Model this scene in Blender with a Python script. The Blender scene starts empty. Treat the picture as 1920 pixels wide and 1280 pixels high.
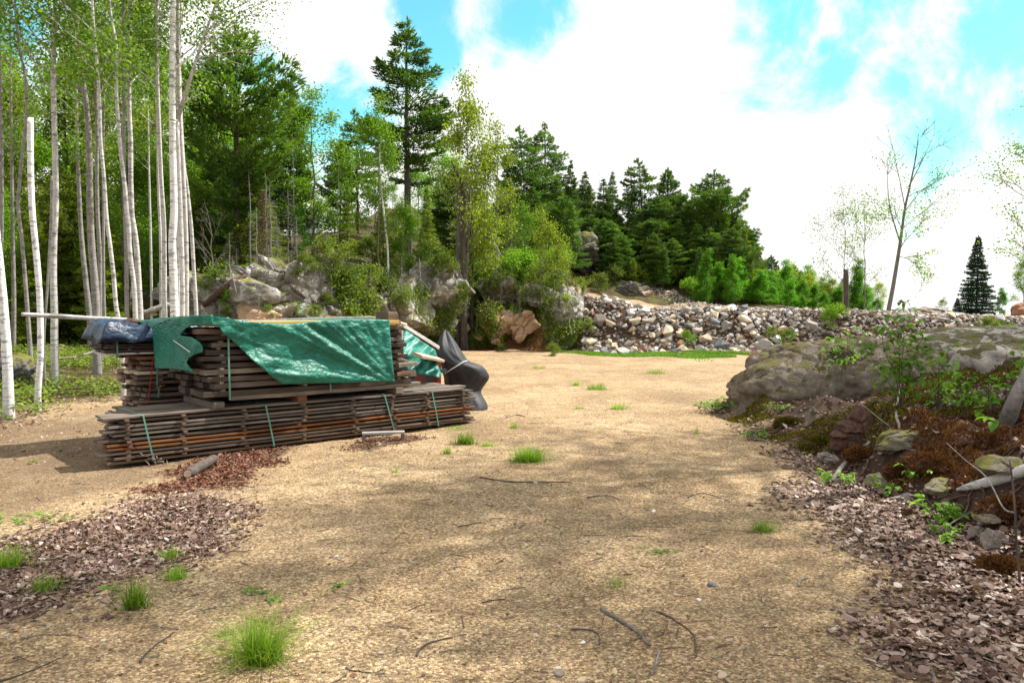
import bpy, bmesh, math, random
import numpy as np
from mathutils import Vector, Matrix
from mathutils.geometry import delaunay_2d_cdt
R = math.radians
sc = bpy.context.scene
COL = sc.collection

# ------------------------------------------------------------------ camera, sky, sun, exposure
F = 1470.0
PITCH = math.atan(65.0 / F)
CZ = 1.6
cam_d = bpy.data.cameras.new('camera'); cam = bpy.data.objects.new('camera', cam_d); COL.objects.link(cam)
cam_d.sensor_width = 36; cam_d.lens = F / 1920 * 36; cam_d.clip_end = 4000; cam_d.clip_start = 0.05
cam.location = (0, 0, CZ); cam.rotation_euler = (math.pi / 2 - PITCH, 0, 0)
sc.camera = cam

def ray(px, py):
    u = (px - 960) / F; v = (640 - py) / F
    return np.array([u, math.cos(PITCH) + v * math.sin(PITCH), -math.sin(PITCH) + v * math.cos(PITCH)])
def at(px, py, Y):
    d = ray(px, py); return np.array([0, 0, CZ]) + d * (Y / d[1])
def gp(px, py, z=0.0):
    d = ray(px, py); return np.array([0, 0, CZ]) + d * ((z - CZ) / d[2])

SUN_EL, SUN_AZ = 53.0, 26.0          # azimuth measured from +X towards +Y
sd = np.array([math.cos(R(SUN_EL)) * math.cos(R(SUN_AZ)), math.cos(R(SUN_EL)) * math.sin(R(SUN_AZ)), math.sin(R(SUN_EL))])
sun_d = bpy.data.lights.new('sun', 'SUN'); sun = bpy.data.objects.new('sun', sun_d); COL.objects.link(sun)
sun_d.energy = 5.0; sun_d.angle = R(0.7); sun_d.color = (1.0, 0.95, 0.86)
sun.rotation_euler = Vector(-sd).to_track_quat('-Z', 'Y').to_euler(); sun.location = (20, 5, 40)

sc.view_settings.view_transform = 'Standard'; sc.view_settings.look = 'None'
sc.view_settings.exposure = 0.92; sc.view_settings.gamma = 1
sc.cycles.use_denoising = True
sc.cycles.max_bounces = 6; sc.cycles.diffuse_bounces = 3; sc.cycles.transmission_bounces = 4
sc.cycles.glossy_bounces = 2; sc.cycles.caustics_reflective = False; sc.cycles.caustics_refractive = False

class NT:
    def __init__(s, t):
        s.t = t
    def n(s, ty, inp=None, **props):
        nd = s.t.nodes.new('ShaderNode' + ty)
        for k, v in props.items(): setattr(nd, k, v)
        for k, v in (inp or {}).items(): s.put(nd.inputs[k], v)
        return nd
    def put(s, sock, v):
        if isinstance(v, bpy.types.NodeSocket): s.t.links.new(v, sock)
        elif isinstance(v, (tuple, list)) and len(v) == 3 and sock.type == 'RGBA': sock.default_value = (*v, 1)
        else: sock.default_value = v
    def mix(s, f, a, b, blend='MIX'):
        m = s.n('Mix', data_type='RGBA', blend_type=blend)
        s.put(m.inputs[0], f); s.put(m.inputs[6], a); s.put(m.inputs[7], b); return m.outputs[2]
    def math(s, op, a, b=0.0, c=0.0, clamp=False):
        m = s.n('Math', operation=op, use_clamp=clamp)
        s.put(m.inputs[0], a); s.put(m.inputs[1], b); s.put(m.inputs[2], c); return m.outputs[0]
    def ramp(s, f, stops, interp='LINEAR'):
        r = s.n('ValToRGB'); r.color_ramp.interpolation = interp; e = r.color_ramp.elements
        while len(e) < len(stops): e.new(0.5)
        for i, (p, c) in enumerate(stops):
            e[i].position = p; e[i].color = (*c, 1) if not isinstance(c, (int, float)) else (c, c, c, 1)
        s.put(r.inputs[0], f); return r.outputs[0]
    def noise(s, vec, scale, detail=4, rough=.55, dist=0.0):
        nd = s.n('TexNoise', {'Scale': scale, 'Detail': detail, 'Roughness': rough, 'Distortion': dist})
        if vec is not None: s.put(nd.inputs['Vector'], vec)
        return nd.outputs['Fac']
    def vmap(s, vec, scale=(1, 1, 1), rot=(0, 0, 0)):
        return s.n('Mapping', {'Vector': vec, 'Scale': scale, 'Rotation': rot}).outputs[0]

# sky: Nishita behind a broken bright cloud deck
w = bpy.data.worlds.new("World"); sc.world = w; w.use_nodes = True
w.node_tree.nodes.clear(); g = NT(w.node_tree)
tc = g.n('TexCoord').outputs['Generated']
sky = g.n('TexSky', sky_type='NISHITA', sun_disc=False, sun_elevation=R(SUN_EL), sun_rotation=R(90 - SUN_AZ), air_density=1.0, dust_density=0.6, ozone_density=1.2).outputs[0]
skyc = g.mix(1.0, sky, (0.72, 1.55, 1.25), 'MULTIPLY')
nz = g.noise(tc, 5.0, 8, .66, .35)
big = g.noise(tc, 1.7, 5, .6, .3)
acc = None
for px, py, r in [(590, 220, 95), (470, 130, 40), (365, 140, 60), (770, 15, 75), (800, 90, 50), (965, 45, 70), (928, 118, 34), (640, 130, 34),
                  (1470, 62, 85), (1545, 95, 40), (1650, 20, 80), (1850, 90, 120), (1770, 230, 110), (1690, 150, 60), (1900, 215, 70), (60, 60, 150), (20, 250, 60), (1560, 130, 55), (1400, 70, 40)]:
    d = ray(px, py); d = d / np.linalg.norm(d)
    dist = g.n('VectorMath', {0: tc, 1: tuple(d)}, operation='DISTANCE').outputs['Value']
    v = g.math('SUBTRACT', 1.0, g.math('DIVIDE', dist, r * 1.5 / F))
    acc = v if acc is None else g.math('MAXIMUM', acc, v)
inview = g.math('ADD', acc, g.math('MULTIPLY', g.math('SUBTRACT', nz, .5), 5.0))
dy = g.n('SeparateXYZ', {0: tc}).outputs['Y']
other = g.math('MULTIPLY', g.math('SUBTRACT', big, .58), 5.0)
other = g.math('MINIMUM', other, g.math('MULTIPLY', g.math('SUBTRACT', .62, dy), 6.0))
blue = g.math('MAXIMUM', inview, other)
bf = g.n('MapRange', {0: blue, 1: -.15, 2: .85, 3: 0.0, 4: 1.0}, interpolation_type='SMOOTHSTEP').outputs[0]
cloud = g.mix(g.noise(tc, 3.0, 5, .55), (6.1, 6.0, 5.9), (8.4, 8.25, 8.1))
g.t.links.new(g.n('Background', {'Color': g.mix(bf, cloud, skyc), 'Strength': 0.09}).outputs[0], g.n('OutputWorld').inputs[0])

# ------------------------------------------------------------------ helpers
def rng(seed): return np.random.default_rng(seed)
def sm(t):
    t = np.clip(t, 0, 1); return t * t * (3 - 2 * t)
def _h(ix, iy, iz, s):
    n = (ix * 374761393 + iy * 668265263 + iz * 2147483647 + s * 974711) & 0xffffffff
    n = ((n ^ (n >> 13)) * 1274126177) & 0xffffffff
    n = (n ^ (n >> 16)) & 0xffffffff
    return (n & 0xffff) / 65535.0
def vn(x, y, z=0.0, s=0):
    x, y, z = np.broadcast_arrays(np.asarray(x, float), np.asarray(y, float), np.asarray(z, float))
    ix, iy, iz = np.floor(x).astype(np.int64), np.floor(y).astype(np.int64), np.floor(z).astype(np.int64)
    fx, fy, fz = sm(x - ix), sm(y - iy), sm(z - iz)
    o = 0
    for a in (0, 1):
        for b in (0, 1):
            for c in (0, 1):
                o = o + _h(ix + a, iy + b, iz + c, s) * (fx if a else 1 - fx) * (fy if b else 1 - fy) * (fz if c else 1 - fz)
    return o * 2 - 1
def fbm(x, y, z=0.0, s=0, o=4):
    r = 0; a = 1
    for k in range(o):
        r = r + a * vn(np.asarray(x) * 2 ** k, np.asarray(y) * 2 ** k, np.asarray(z) * 2 ** k, s + k * 7); a *= .5
    return r

MATS = {}
def mesh(name, V, faces, mat, var=None, smooth=False, mask=None):
    """faces: list of (n,k) int arrays"""
    V = np.asarray(V, np.float32)
    me = bpy.data.meshes.new(name)
    faces = [np.asarray(f, np.int32) for f in faces if len(f)]
    me.vertices.add(len(V)); me.vertices.foreach_set('co', V.ravel())
    nl = sum(f.size for f in faces); npz = sum(len(f) for f in faces)
    me.loops.add(nl); me.loops.foreach_set('vertex_index', np.concatenate([f.ravel() for f in faces]))
    me.polygons.add(npz)
    tot = np.concatenate([np.full(len(f), f.shape[1], np.int32) for f in faces])
    st = np.concatenate([[0], np.cumsum(tot)[:-1]]).astype(np.int32)
    me.polygons.foreach_set('loop_start', st); me.polygons.foreach_set('loop_total', tot)
    me.polygons.foreach_set('use_smooth', np.full(npz, smooth))
    if var is not None:
        a = me.attributes.new('var', 'FLOAT', 'POINT'); a.data.foreach_set('value', np.asarray(var, np.float32))
    if mask is not None:
        a = me.attributes.new('mask', 'FLOAT_COLOR', 'POINT'); a.data.foreach_set('color', np.asarray(mask, np.float32).ravel())
    me.materials.append(MATS[mat]); me.update(calc_edges=True); me.validate()
    return me
def tag(o, label=None, cat=None, group=None, kind=None):
    if label: o['label'] = label
    if cat: o['category'] = cat
    if group: o['group'] = group
    if kind: o['kind'] = kind
    return o
def ob(name, me, parent=None, loc=None, rot=None, scale=None):
    o = bpy.data.objects.new(name, me); COL.objects.link(o)
    if parent is not None: o.parent = parent
    if loc is not None: o.location = tuple(float(v) for v in loc)
    if rot is not None: o.rotation_euler = tuple(float(v) for v in rot)
    if scale is not None: o.scale = tuple(scale) if hasattr(scale, '__len__') else (scale,) * 3
    return o
def thing(name, label, cat, loc=(0, 0, 0), rz=0.0, group=None, scale=None, rot=None):
    o = ob(name, None, None, loc, rot or (0, 0, rz), scale); o.empty_display_size = .2
    return tag(o, label, cat, group)
def solo(name, V, faces, mat, label, cat, group=None, kind=None, var=None, smooth=False):
    """one-mesh thing given in world coordinates, origin moved to the middle of its base"""
    V = np.asarray(V, float); c = (V.min(0) + V.max(0)) / 2; c[2] = V[:, 2].min()
    o = ob(name, mesh(name, V - c, faces, mat, var, smooth), None, c)
    return tag(o, label, cat, group, kind)

class MB:
    def __init__(s): s.V = []; s.F = {}; s.A = []; s.n = 0
    def add(s, V, faces, var=0.5):
        V = np.asarray(V, float)
        for f in faces:
            f = np.asarray(f, int)
            if len(f): s.F.setdefault(f.shape[1], []).append(f + s.n)
        s.V.append(V); s.A.append(np.broadcast_to(np.asarray(var, float), (len(V),))); s.n += len(V)
    def get(s):
        return np.concatenate(s.V), [np.concatenate(v) for v in s.F.values()], np.concatenate(s.A)
    def mesh(s, name, mat, smooth=False):
        V, F_, A = s.get(); return mesh(name, V, F_, mat, A, smooth)

def tube(P, r, n=6, cap=True):
    P = np.asarray(P, float); m = len(P); r = np.broadcast_to(np.asarray(r, float), (m,))
    T = np.gradient(P, axis=0); T /= np.linalg.norm(T, axis=1)[:, None] + 1e-9
    ref = np.array([1., 0, 0]) if abs(T[:, 0]).mean() < .8 else np.array([0, 0, 1.])
    A = np.cross(T, ref); A /= np.linalg.norm(A, axis=1)[:, None] + 1e-9; B = np.cross(T, A)
    th = np.arange(n) * 2 * math.pi / n
    V = P[:, None] + r[:, None, None] * (np.cos(th)[None, :, None] * A[:, None] + np.sin(th)[None, :, None] * B[:, None])
    V = V.reshape(-1, 3); i = np.arange(m - 1)[:, None] * n; j = np.arange(n)[None]; j2 = (j + 1) % n
    Q = np.stack([i + j, i + j2, i + n + j2, i + n + j], -1).reshape(-1, 4)
    fs = [Q]
    if cap and n >= 3: fs += [np.arange(n)[None, ::-1].copy(), (np.arange(n) + (m - 1) * n)[None]]
    return V, fs
def smooth_path(P, k=6):
    P = np.asarray(P, float); m = len(P); out = []
    for i in range(m - 1):
        p0, p1, p2, p3 = P[max(i - 1, 0)], P[i], P[i + 1], P[min(i + 2, m - 1)]
        for t in np.arange(k) / k:
            out.append(.5 * (2 * p1 + (p2 - p0) * t + (2 * p0 - 5 * p1 + 4 * p2 - p3) * t * t + (3 * p1 - p0 - 3 * p2 + p3) * t ** 3))
    out.append(P[-1]); return np.array(out)
def box(x0, x1, y0, y1, z0, z1):
    V = [(x, y, z) for z in (z0, z1) for y in (y0, y1) for x in (x0, x1)]
    return np.array(V, float), [np.array([(0, 2, 3, 1), (4, 5, 7, 6), (0, 1, 5, 4), (2, 6, 7, 3), (0, 4, 6, 2), (1, 3, 7, 5)])]

def frames(D, rg, roll=math.pi):
    """rotation matrices whose y axis is D, with a random roll; columns side, dir, normal"""
    D = D / (np.linalg.norm(D, axis=1)[:, None] + 1e-9)
    up = np.tile([0, 0, 1.], (len(D), 1)); up[np.abs(D[:, 2]) > .95] = [1, 0, 0]
    S = np.cross(D, up); S /= np.linalg.norm(S, axis=1)[:, None] + 1e-9; N = np.cross(S, D)
    a = rg.uniform(-roll, roll, len(D))[:, None]
    return np.stack([S * np.cos(a) + N * np.sin(a), D, N * np.cos(a) - S * np.sin(a)], 2)
RH_V = np.array([(0, 0, 0), (-.5, .45, .06), (0, 1, 0), (.5, .45, .06)]); RH_F = [np.array([(0, 3, 2, 1)])]
def _leaf():
    V = [(0, 0, 0)]
    for t, wd in ((.22, .72), (.5, 1.), (.78, .68)):
        b = -.35 * (t - .5) ** 2
        V += [(-wd / 2, t, b + .1 * wd), (0, t, b), (wd / 2, t, b + .1 * wd)]
    V += [(0, 1, -.1)]
    Q = []; 
    for k in (1, 4): Q += [(k, k + 1, k + 4, k + 3), (k + 1, k + 2, k + 5, k + 4)]
    T = [(0, 2, 1), (0, 3, 2), (7, 8, 10), (8, 9, 10)]
    return np.array(V, float), [np.array(Q), np.array(T)]
LF_V, LF_F = _leaf()
def inst(TV, TF, P, M, S, var):
    """copies of a template; S (n,3) or (n,), M (n,3,3)"""
    P = np.asarray(P); n = len(P); S = np.asarray(S, float)
    if S.ndim == 1: S = S[:, None].repeat(3, 1)
    V = np.einsum('nij,nkj->nki', M, TV[None] * S[:, None]) + P[:, None]
    k = len(TV); off = (np.arange(n) * k)[:, None, None]
    return V.reshape(-1, 3), [(f[None] + off).reshape(-1, f.shape[1]) for f in TF], np.repeat(np.asarray(var, float), k)
def rdir(rg, n):
    d = rg.normal(size=(n, 3)); return d / np.linalg.norm(d, axis=1)[:, None]

_ico = {}
def ico(sub):
    if sub not in _ico:
        bm = bmesh.new(); bmesh.ops.create_icosphere(bm, subdivisions=sub, radius=1)
        bm.verts.ensure_lookup_table()
        _ico[sub] = (np.array([v.co[:] for v in bm.verts]), np.array([[v.index for v in f.verts] for f in bm.faces])); bm.free()
    return _ico[sub]
def fracture(P, n, amp, seed, tilt=.35):
    rg = rng(seed + 77); lo, hi = P.min(0), P.max(0); C = rg.uniform(lo, hi, (n, 3)); C = C + (P[rg.integers(0, len(P), n)] - C) * .8
    q = P + np.stack([vn(P[:, 0] * 3, P[:, 1] * 3, P[:, 2] * 3, seed + k) for k in (1, 2, 3)], 1) * .06 * (hi - lo).min()
    q = q @ np.linalg.qr(rg.normal(size=(3, 3)))[0]; C = C @ np.eye(3) ; C2 = C @ np.linalg.qr(np.eye(3))[0]
    rg2 = rng(seed + 77); Rm = np.linalg.qr(rg2.normal(size=(3, 3)))[0]; W_ = np.diag([1, 1, 1.7]); q = (P + (q * 0)) @ Rm @ W_; Cq = C @ Rm @ W_
    q = q + np.stack([vn(P[:, 0] * 2.5, P[:, 1] * 2.5, P[:, 2] * 2.5, seed + k) for k in (1, 2, 3)], 1) * .05 * (hi - lo).min()
    D = ((q[:, None] - Cq[None]) ** 2).sum(2); i = np.argsort(D, 1)[:, :2]; d1 = np.sqrt(D[np.arange(len(P)), i[:, 0]]); d2 = np.sqrt(D[np.arange(len(P)), i[:, 1]]); k = i[:, 0]
    off = rg.uniform(-1, .8, n)[k]; g_ = rdir(rg, n)[k]; loc = ((P - C[k]) * g_).sum(1) * tilt
    nrm = P - P.mean(0); nrm = nrm / (np.linalg.norm(nrm, axis=1)[:, None] + 1e-6); e = np.exp(-((d2 - d1) / (.035 * (hi - lo).min() + 1e-6)) ** 2)
    return P + nrm * (off * amp + loc * .6 - e * amp * 1.0)[:, None]
def rock_shape(seed, sub=3, planes=13, rough=.05, scale=(1, 1, 1), rnd=.25, freq=1.0, crack=0.0, blocks=0, bamp=.1):
    V, T = ico(sub); rg = rng(seed); V = V / np.linalg.norm(V, axis=1)[:, None]
    nn = rdir(rg, planes); dd = rg.uniform(.62, 1.0, planes)
    c = V @ nn.T; rr = np.where(c > .05, dd / np.maximum(c, .05), 9).min(1)
    rr = np.minimum(rr, 1.25) * (1 - rnd) + rnd * .85
    P = V * rr[:, None]
    q = P * freq + seed * 3.7
    f = fbm(q[:, 0] * 2, q[:, 1] * 2, q[:, 2] * 2, seed, 5 if sub > 4 else 3) * rough
    if crack:
        k = np.abs(vn(q[:, 0] * 1.6 + 5, q[:, 1] * 1.6, q[:, 2] * 1.6, seed + 5)); f = f - crack * np.exp(-(k / .05) ** 2)
        k = np.abs(vn(q[:, 0] * 2.5, q[:, 1] * 2.5 + 3, q[:, 2] * 1.3, seed + 9)); f = f - crack * .7 * np.exp(-(k / .05) ** 2)
    P = P * (1 + f)[:, None] * np.array(scale)
    if blocks: P = fracture(P, blocks, bamp * min(scale), seed)
    return P, T

# ------------------------------------------------------------------ materials
def material(name, fn):
    m = bpy.data.materials.new(name); m.use_nodes = True; m.node_tree.nodes.clear(); MATS[name] = m
    g = NT(m.node_tree); out = g.n('OutputMaterial'); r = fn(g)
    g.t.links.new(r, out.inputs[0]); return m
def pbr(g, col, rough=.8, bump=None, bstr=.5, bdist=.01, spec=.3, **kw):
    inp = {'Base Color': col, 'Roughness': rough, 'Specular IOR Level': spec}
    if bump is not None:
        inp['Normal'] = g.n('Bump', {'Height': bump, 'Strength': bstr, 'Distance': bdist}).outputs[0]
    inp.update(kw)
    return g.n('BsdfPrincipled', inp).outputs[0]
def var(g): return g.n('Attribute', attribute_name='var').outputs['Fac']
def oc(g): return g.n('TexCoord').outputs['Object']
def rnd(g): return g.n('ObjectInfo').outputs['Random']

def foliage(name, cols, trans=.35, rough=.55, orand=.5):
    def fn(g):
        c = g.ramp(var(g), [(i / (len(cols) - 1), k) for i, k in enumerate(cols)])
        f = g.math('ADD', 1 - orand / 2, g.math('MULTIPLY', rnd(g), orand))
        c = g.mix(1.0, c, g.n('CombineColor', {0: f, 1: f, 2: f}).outputs[0], 'MULTIPLY')
        p = pbr(g, c, rough, spec=.25)
        t = g.n('BsdfTranslucent', {'Color': g.mix(1.0, c, (1.25, 1.35, .6), 'MULTIPLY')}).outputs[0]
        return g.n('MixShader', {0: trans, 1: p, 2: t}).outputs[0]
    return material(name, fn)
foliage('pine_needles', [(.028, .065, .014), (.065, .135, .022), (.12, .215, .03), (.20, .31, .05)], .32)
foliage('far_pine_needles', [(.035, .075, .018), (.07, .14, .024), (.12, .21, .032), (.19, .29, .05)], .32)
foliage('hemlock_needles', [(.05, .08, .010), (.12, .17, .014), (.22, .28, .02), (.34, .39, .035)], .4)
foliage('fir_needles', [(.010, .03, .014), (.018, .05, .02), (.034, .08, .028), (.055, .11, .035)], .18)
foliage('maple_leaves', [(.06, .12, .010), (.11, .22, .012), (.18, .33, .018), (.27, .43, .03)], .45)
foliage('bright_leaves', [(.05, .14, .010), (.08, .22, .012), (.12, .31, .014), (.19, .40, .025)], .45)
foliage('yellow_leaves', [(.09, .13, .014), (.17, .23, .020), (.27, .34, .03), (.38, .45, .06)], .45)
foliage('birch_leaves', [(.06, .13, .012), (.10, .21, .015), (.18, .30, .03), (.34, .42, .12)], .42)
foliage('shrub_leaves', [(.05, .08, .014), (.10, .15, .02), (.17, .235, .03), (.28, .33, .06)], .38)
foliage('plant_leaves', [(.06, .16, .02), (.11, .25, .025), (.19, .36, .03), (.30, .46, .06)], .42)
foliage('grass_blades', [(.30, .24, .10), (.10, .20, .014), (.17, .31, .02), (.27, .42, .03), (.46, .50, .12)], .4)
foliage('verge_grass', [(.24, .20, .08), (.07, .17, .012), (.12, .27, .016), (.20, .36, .03)], .35)
foliage('moss', [(.045, .036, .004), (.10, .085, .006), (.18, .16, .010), (.27, .24, .02)], .1, .9)
foliage('rust_moss', [(.04, .017, .007), (.10, .038, .011), (.17, .072, .018), (.26, .14, .035)], .1, .9)
foliage('dead_needles', [(.06, .02, .012), (.10, .04, .02), (.13, .06, .03), (.2, .1, .05)], .2)
foliage('litter', [(.04, .02, .013), (.12, .064, .046), (.23, .145, .112), (.37, .28, .235), (.68, .61, .57)], .12, .5, 0)
foliage('chip_litter', [(.05, .018, .010), (.12, .045, .026), (.22, .10, .06), (.36, .22, .16)], .08, .6, 0)

def bark(name, c0, c1, zs=9, xs=3, mark=0, bst=.6):
    def fn(g):
        v = oc(g)
        n = g.noise(g.vmap(v, (14, 14, 2.2)), 2.2, 6, .65)
        c = g.mix(g.n('MapRange', {0: n, 1: .35, 2: .68}).outputs[0], c0, c1)
        if mark:
            m = g.noise(g.vmap(v, (3, 3, 20)), 1.5, 4, .75)
            m2 = g.noise(g.vmap(v, (1.6, 1.6, 5.0)), 2.0, 4, .65)
            mk = g.n('MapRange', {0: m, 1: .545, 2: .64}).outputs[0]
            mk2 = g.n('MapRange', {0: m2, 1: .56, 2: .62}).outputs[0]
            c = g.mix(g.math('MULTIPLY', mk, .85), c, (.05, .045, .045)); c = g.mix(g.math('MULTIPLY', mk2, mark), c, (.10, .085, .08))
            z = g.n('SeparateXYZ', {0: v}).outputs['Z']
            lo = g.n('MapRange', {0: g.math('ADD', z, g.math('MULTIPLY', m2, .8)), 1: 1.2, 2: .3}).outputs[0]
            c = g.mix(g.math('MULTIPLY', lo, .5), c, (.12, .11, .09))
        return pbr(g, c, .85, n, bst, .02)
    material(name, fn)
bark('pine_bark', (.045, .035, .03), (.13, .105, .09))
bark('grey_bark', (.10, .09, .08), (.24, .22, .20))
bark('dead_bark', (.16, .14, .13), (.34, .31, .29))
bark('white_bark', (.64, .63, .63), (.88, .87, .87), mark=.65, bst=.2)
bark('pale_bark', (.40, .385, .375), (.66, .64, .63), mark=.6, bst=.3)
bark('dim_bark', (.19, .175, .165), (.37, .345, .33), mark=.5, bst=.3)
bark('twig_bark', (.05, .035, .03), (.14, .11, .095))
bark('root_wood', (.05, .025, .018), (.13, .07, .05))

def stone(name, cols, moss=0.0, lichen=0.0, sc_=1.0, bst=.6, orand=.35, mosscol=(.09, .085, .012)):
    def fn(g):
        v = g.n('VectorMath', {0: oc(g)}, operation='MULTIPLY'); v.inputs[1].default_value = (sc_,) * 3; v = v.outputs[0]
        n = g.noise(v, 2.3, 7, .62); n2 = g.noise(v, 26, 5, .7)
        c = g.ramp(g.math('ADD', g.math('MULTIPLY', n, .65), g.math('MULTIPLY', n2, .35)), [(.30 + .4 * i / (len(cols) - 1), k) for i, k in enumerate(cols)])
        f = g.math('ADD', 1 - orand / 2, g.math('MULTIPLY', rnd(g), orand))
        c = g.mix(1.0, c, g.n('CombineColor', {0: f, 1: f, 2: f}).outputs[0], 'MULTIPLY')
        if lichen:
            l = g.noise(v, 4.5, 6, .7, .5); c = g.mix(g.math('MULTIPLY', g.n('MapRange', {0: l, 1: .54, 2: .62}).outputs[0], lichen), c, (.62, .62, .62))
            l = g.noise(v, 6.5, 6, .7, .8); c = g.mix(g.math('MULTIPLY', g.n('MapRange', {0: l, 1: .56, 2: .66}).outputs[0], .7), c, (.06, .06, .055))
        hh = g.math('ADD', g.math('MULTIPLY', n, 1.0), g.math('MULTIPLY', n2, .35))
        if moss:
            nz = g.n('SeparateXYZ', {0: g.n('NewGeometry').outputs['Normal']}).outputs['Z']
            mm = g.math('ADD', g.math('MULTIPLY', nz, .35), g.noise(v, 3.1, 6, .66, .4))
            mf = g.n('MapRange', {0: mm, 1: .82 - moss, 2: .87 - moss}).outputs[0]
            mc = g.mix(g.noise(v, 30, 3), mosscol, tuple(k * 2.0 for k in mosscol))
            c = g.mix(mf, c, mc); hh = g.math('ADD', hh, g.math('MULTIPLY', mf, .5))
        return pbr(g, c, .85, hh, bst, .05 / sc_)
    material(name, fn)
stone('outcrop_stone', [(.10, .09, .083), (.22, .205, .19), (.38, .36, .34)], moss=.09, lichen=.8, sc_=.9)
stone('cliff_stone', [(.06, .055, .055), (.13, .12, .12), (.22, .21, .21)], moss=.12, lichen=.25, sc_=.7)
stone('orange_stone', [(.24, .14, .08), (.42, .28, .18), (.54, .42, .32)], moss=.0, sc_=.9)
stone('yellow_stone', [(.30, .20, .10), (.55, .42, .24), (.66, .56, .36)], moss=.0, sc_=.9)
stone('boulder_stone', [(.065, .05, .037), (.19, .152, .118), (.42, .365, .31)], moss=.07, lichen=.0, sc_=1.6, mosscol=(.055, .046, .010), bst=1.0)
stone('slab_stone', [(.17, .15, .13), (.32, .29, .26), (.46, .43, .39)], moss=.04, lichen=.0, sc_=1.3, mosscol=(.055, .048, .012), bst=.9)
stone('grey_stone', [(.17, .16, .15), (.33, .31, .29), (.50, .475, .445)], sc_=3, lichen=.2)
stone('dark_stone', [(.08, .082, .09), (.16, .165, .18), (.28, .28, .29)], sc_=3)
stone('white_stone', [(.44, .44, .44), (.64, .64, .65), (.78, .78, .78)], sc_=3)
stone('tan_stone', [(.30, .23, .16), (.52, .42, .30), (.66, .57, .45)], sc_=3)
stone('rust_stone', [(.12, .05, .03), (.24, .12, .075), (.36, .21, .14)], sc_=3)
stone('brown_stone', [(.13, .105, .09), (.26, .22, .19), (.40, .35, .31)], sc_=3)
stone('mossy_stone', [(.10, .085, .06), (.19, .165, .12), (.29, .26, .20)], moss=.06, sc_=3)
def rub(g):
    c = g.ramp(var(g), [(0, (.09, .09, .095)), (.2, (.22, .195, .175)), (.4, (.36, .325, .29)), (.55, (.26, .17, .12)), (.7, (.50, .40, .30)), (.85, (.46, .455, .45)), (1, (.70, .69, .67))])
    n = g.noise(oc(g), 14, 5, .7); c = g.mix(.6, c, g.ramp(n, [(.3, .35), (.7, 1.3)]), 'MULTIPLY')
    return pbr(g, c, .85, n, .6, .03)
material('small_rubble', rub)
def pebm(g):
    c = g.ramp(var(g), [(0, (.10, .075, .055)), (.35, (.22, .155, .10)), (.6, (.36, .27, .18)), (.85, (.48, .38, .27)), (1, (.62, .57, .50))])
    return pbr(g, c, .85, g.noise(oc(g), 60, 3), .4, .004)
material('pebble_mix', pebm)

def wood(name, c0, c1, c2):
    def fn(g):
        v = oc(g); r = rnd(g)
        vv = g.n('VectorMath', {0: v, 1: g.n('CombineXYZ', {0: g.math('MULTIPLY', r, 37.0), 1: g.math('MULTIPLY', r, 11.0)}).outputs[0]}, operation='ADD').outputs[0]
        n = g.noise(g.vmap(vv, (1.0, 26, 26)), 2.0, 6, .65, .3); n2 = g.noise(vv, 2.6, 4, .6)
        c = g.ramp(g.math('ADD', g.math('MULTIPLY', n, .6), g.math('MULTIPLY', n2, .4)), [(.34, c0), (.5, c1), (.66, c2)])
        f = g.math('ADD', .7, g.math('MULTIPLY', r, .6)); c = g.mix(1.0, c, g.n('CombineColor', {0: f, 1: f, 2: f}).outputs[0], 'MULTIPLY')
        return pbr(g, c, .8, n, .5, .006)
    material(name, fn)
wood('grey_wood', (.075, .056, .045), (.155, .122, .10), (.27, .225, .19))
wood('dark_wood', (.025, .016, .012), (.065, .045, .034), (.135, .102, .083))
wood('brown_wood', (.06, .036, .024), (.125, .08, .055), (.22, .155, .11))
wood('orange_wood', (.085, .030, .012), (.16, .062, .022), (.25, .115, .045))
wood('pale_wood', (.30, .20, .12), (.47, .35, .24), (.62, .52, .42))
wood('yellow_wood', (.36, .20, .05), (.52, .32, .10), (.62, .42, .18))
wood('silver_wood', (.26, .24, .22), (.42, .40, .38), (.60, .58, .56))

def tarp(name, c0, c1, rough=.35, weave=90, spec=.5, bst=.8, crinkle=1.0):
    def fn(g):
        v = oc(g)
        a = g.n('TexVoronoi', {'Vector': g.vmap(v, (1, 1, 1.6)), 'Scale': 9.0 * crinkle, 'Randomness': 1.0}, feature='DISTANCE_TO_EDGE').outputs['Distance']
        b = g.noise(v, 13, 5, .6, 1.2); c3 = g.noise(v, 3.0, 3)
        h = g.math('ADD', g.math('MULTIPLY', g.math('MINIMUM', a, .25), 1.6), g.math('MULTIPLY', b, .9))
        c = g.mix(g.n('MapRange', {0: g.math('ADD', g.math('MULTIPLY', b, .5), g.math('MULTIPLY', c3, .5)), 1: .38, 2: .62}).outputs[0], c0, c1)
        p = pbr(g, c, rough, h, bst, .012, spec)
        t = g.n('BsdfTranslucent', {'Color': c1}).outputs[0]
        return g.n('MixShader', {0: .12, 1: p, 2: t}).outputs[0]
    material(name, fn)
tarp('green_tarp', (.004, .115, .078), (.014, .20, .142), .47, bst=.75, crinkle=1.3)
tarp('blue_tarp', (.008, .020, .048), (.025, .058, .115), .38, spec=.45, bst=.7)
tarp('black_tarp', (.018, .019, .022), (.04, .042, .048), .62, bst=.12, crinkle=.5, spec=.35)
tarp('teal_tarp', (.01, .17, .13), (.04, .30, .24), .5, bst=.25, crinkle=.6)
def flat(name, col, rough=.6):
    material(name, lambda g: pbr(g, g.mix(g.noise(oc(g), 20, 3), col, tuple(k * .7 for k in col)), rough, g.noise(oc(g), 60, 3), .2, .003))
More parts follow.
